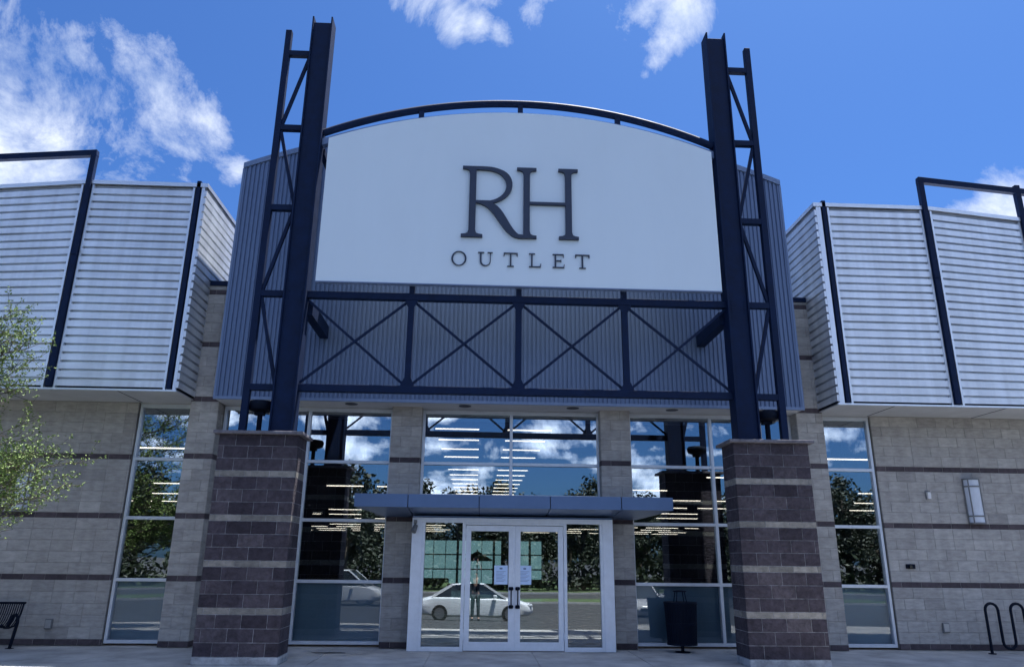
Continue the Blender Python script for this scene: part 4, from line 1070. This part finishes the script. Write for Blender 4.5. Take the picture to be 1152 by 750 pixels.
# lamp post
t = thing('lamp_post', (9.6, -9.2, lot_z(-9.2)), 'tall slim grey lamp post in the car park, mirrored in the right window', 'lamp post')
m_ = MB(); m_.tube([(9.6, -9.2, .5), (9.6, -9.2, 7.8)], [.07, .05], 12); m_.build('pole', 'steelg', t, smooth=True)
m_ = MB(); m_.lathe(9.6, -9.2, [(.25, lot_z(-9.2)), (.25, .4), (.2, .52)], 16); m_.build('footing', 'curb', t)
m_ = MB(); m_.box(9.1, 9.6, -9.32, -9.08, 7.74, 7.86); m_.build('lamp_head', 'grey', t, bevel=.02)

# ------------------------------------------------------------------ the photographer
def skin_body(name, verts, edges, rads, m, parent, sub=2):
    me = bpy.data.meshes.new(name); me.from_pydata(verts, edges, []); o = bpy.data.objects.new(name, me); C.objects.link(o)
    md = o.modifiers.new('skin', 'SKIN'); md.use_smooth_shade = True
    for i, r in enumerate(rads): me.skin_vertices[0].data[i].radius = (r, r) if not isinstance(r, tuple) else r
    me.skin_vertices[0].data[0].use_root = True
    sb = o.modifiers.new('sub', 'SUBSURF'); sb.levels = sub; sb.render_levels = sub
    dg = bpy.context.evaluated_depsgraph_get(); nm = bpy.data.meshes.new_from_object(o.evaluated_get(dg)); nm.materials.clear(); nm.materials.append(MT[m])
    bpy.data.objects.remove(o); n = bpy.data.objects.new(name, nm); C.objects.link(n)
    for p in nm.polygons: p.use_smooth = True
    if parent: n.parent = parent
    return n
PX, PY = 0.0, -15.62; G = lot_z(-15.62)+.004
P = thing('person', (PX, PY, G), 'person in dark clothes standing in the car park holding a phone up with both hands', 'person')
# local coordinates, facing +Y
bv = [(0,0,.95),(0,0,1.12),(0,.01,1.32),(0,.0,1.46),(0,.015,1.54),(0,.03,1.63),(0,.03,1.73),
      (-.17,0,1.43),(-.25,.13,1.62),(-.18,.28,1.86),(-.11,.35,2.10),(.17,0,1.43),(.25,.13,1.62),(.18,.28,1.86),(.11,.35,2.10),
      (-.09,0,.88),(-.11,.01,.50),(-.12,-.02,.10),(-.13,.10,.04),(.09,0,.88),(.11,.01,.50),(.12,-.02,.10),(.13,.10,.04)]
be = [(0,1),(1,2),(2,3),(3,4),(4,5),(5,6),(3,7),(7,8),(8,9),(9,10),(3,11),(11,12),(12,13),(13,14),(0,15),(15,16),(16,17),(17,18),(0,19),(19,20),(20,21),(21,22)]
br = [(.15,.11),(.135,.10),(.155,.11),(.10,.08),(.055,.06),(.078,.09),(.075,.088),.062,.045,.036,.028,.062,.045,.036,.028,.085,.058,.042,.035,.085,.058,.042,.035]
skin_body('body', bv, be, br, 'skin', P)
sel = [0,1,2,3,7,8,9,11,12,13]; mp = {v: i for i, v in enumerate(sel)}
skin_body('shirt', [bv[i] for i in sel], [(mp[a], mp[b]) for a, b in be if a in mp and b in mp], [(tuple(q+.014 for q in br[i]) if isinstance(br[i], tuple) else br[i]+.014) for i in sel], 'shirt', P)
sel = [0,15,16,17,19,20,21]; mp = {v: i for i, v in enumerate(sel)}
skin_body('trousers', [bv[i] for i in sel], [(mp[a], mp[b]) for a, b in be if a in mp and b in mp], [(.155,.12)]+[.098,.075,.062]*2, 'trousers', P)
m_ = MB(); m_.lathe(0, 0, [(.085, 0), (.098, .05), (.09, .11), (.05, .145), (.01, .15)], 16)
hr = m_.build('hair', 'hair', None, smooth=True); hr.parent = P; hr.location = (0, .012, 1.655)
m_ = MB()
for s in (-1, 1):
    m_.box(s*.034-.014, s*.034+.014, .113, .121, 1.675, 1.687)
m_.box(-.025, .025, .112, .119, 1.60, 1.608); fe = m_.build('face_features', 'hair', None); fe.parent = P
m_ = MB(); m_.prism([(-.013, 1.625), (.013, 1.625), (.006, 1.67), (-.006, 1.67)], .10, .137); ns_ = m_.build('nose', 'skin', None, bevel=.005); ns_.parent = P
for s in (-1, 1):
    m_ = MB(); m_.box(s*.13-.05, s*.13+.05, -.08, .20, 0, .075); sh = m_.build('shoe', 'black', None, bevel=.03); sh.parent = P
    for k in range(4):
        z = 2.12+k*.024; L_ = [.06, .075, .08, .07][k]
        fv = [(s*.105, .36, z+.0), (s*.095, .40, z), (s*.07, .43, z+.004), (s*(.095-L_*.6), .438, z+.004)]
        skin_body('finger', fv, [(0,1),(1,2),(2,3)], [.010,.009,.008,.007], 'skin', P, 1)
    skin_body('thumb', [(s*.10, .36, 2.12), (s*.085, .385, 2.10), (s*.065, .395, 2.11)], [(0,1),(1,2)], [.011,.010,.008], 'skin', P, 1)
t = thing('phone', (0, -15.195, 1.575), 'black mobile phone held up by the person', 'phone')
m_ = MB(); m_.box(-.075, .075, -15.201, -15.193, 1.575-.0, 1.65); m_.build('case', 'black', t, bevel=.003)
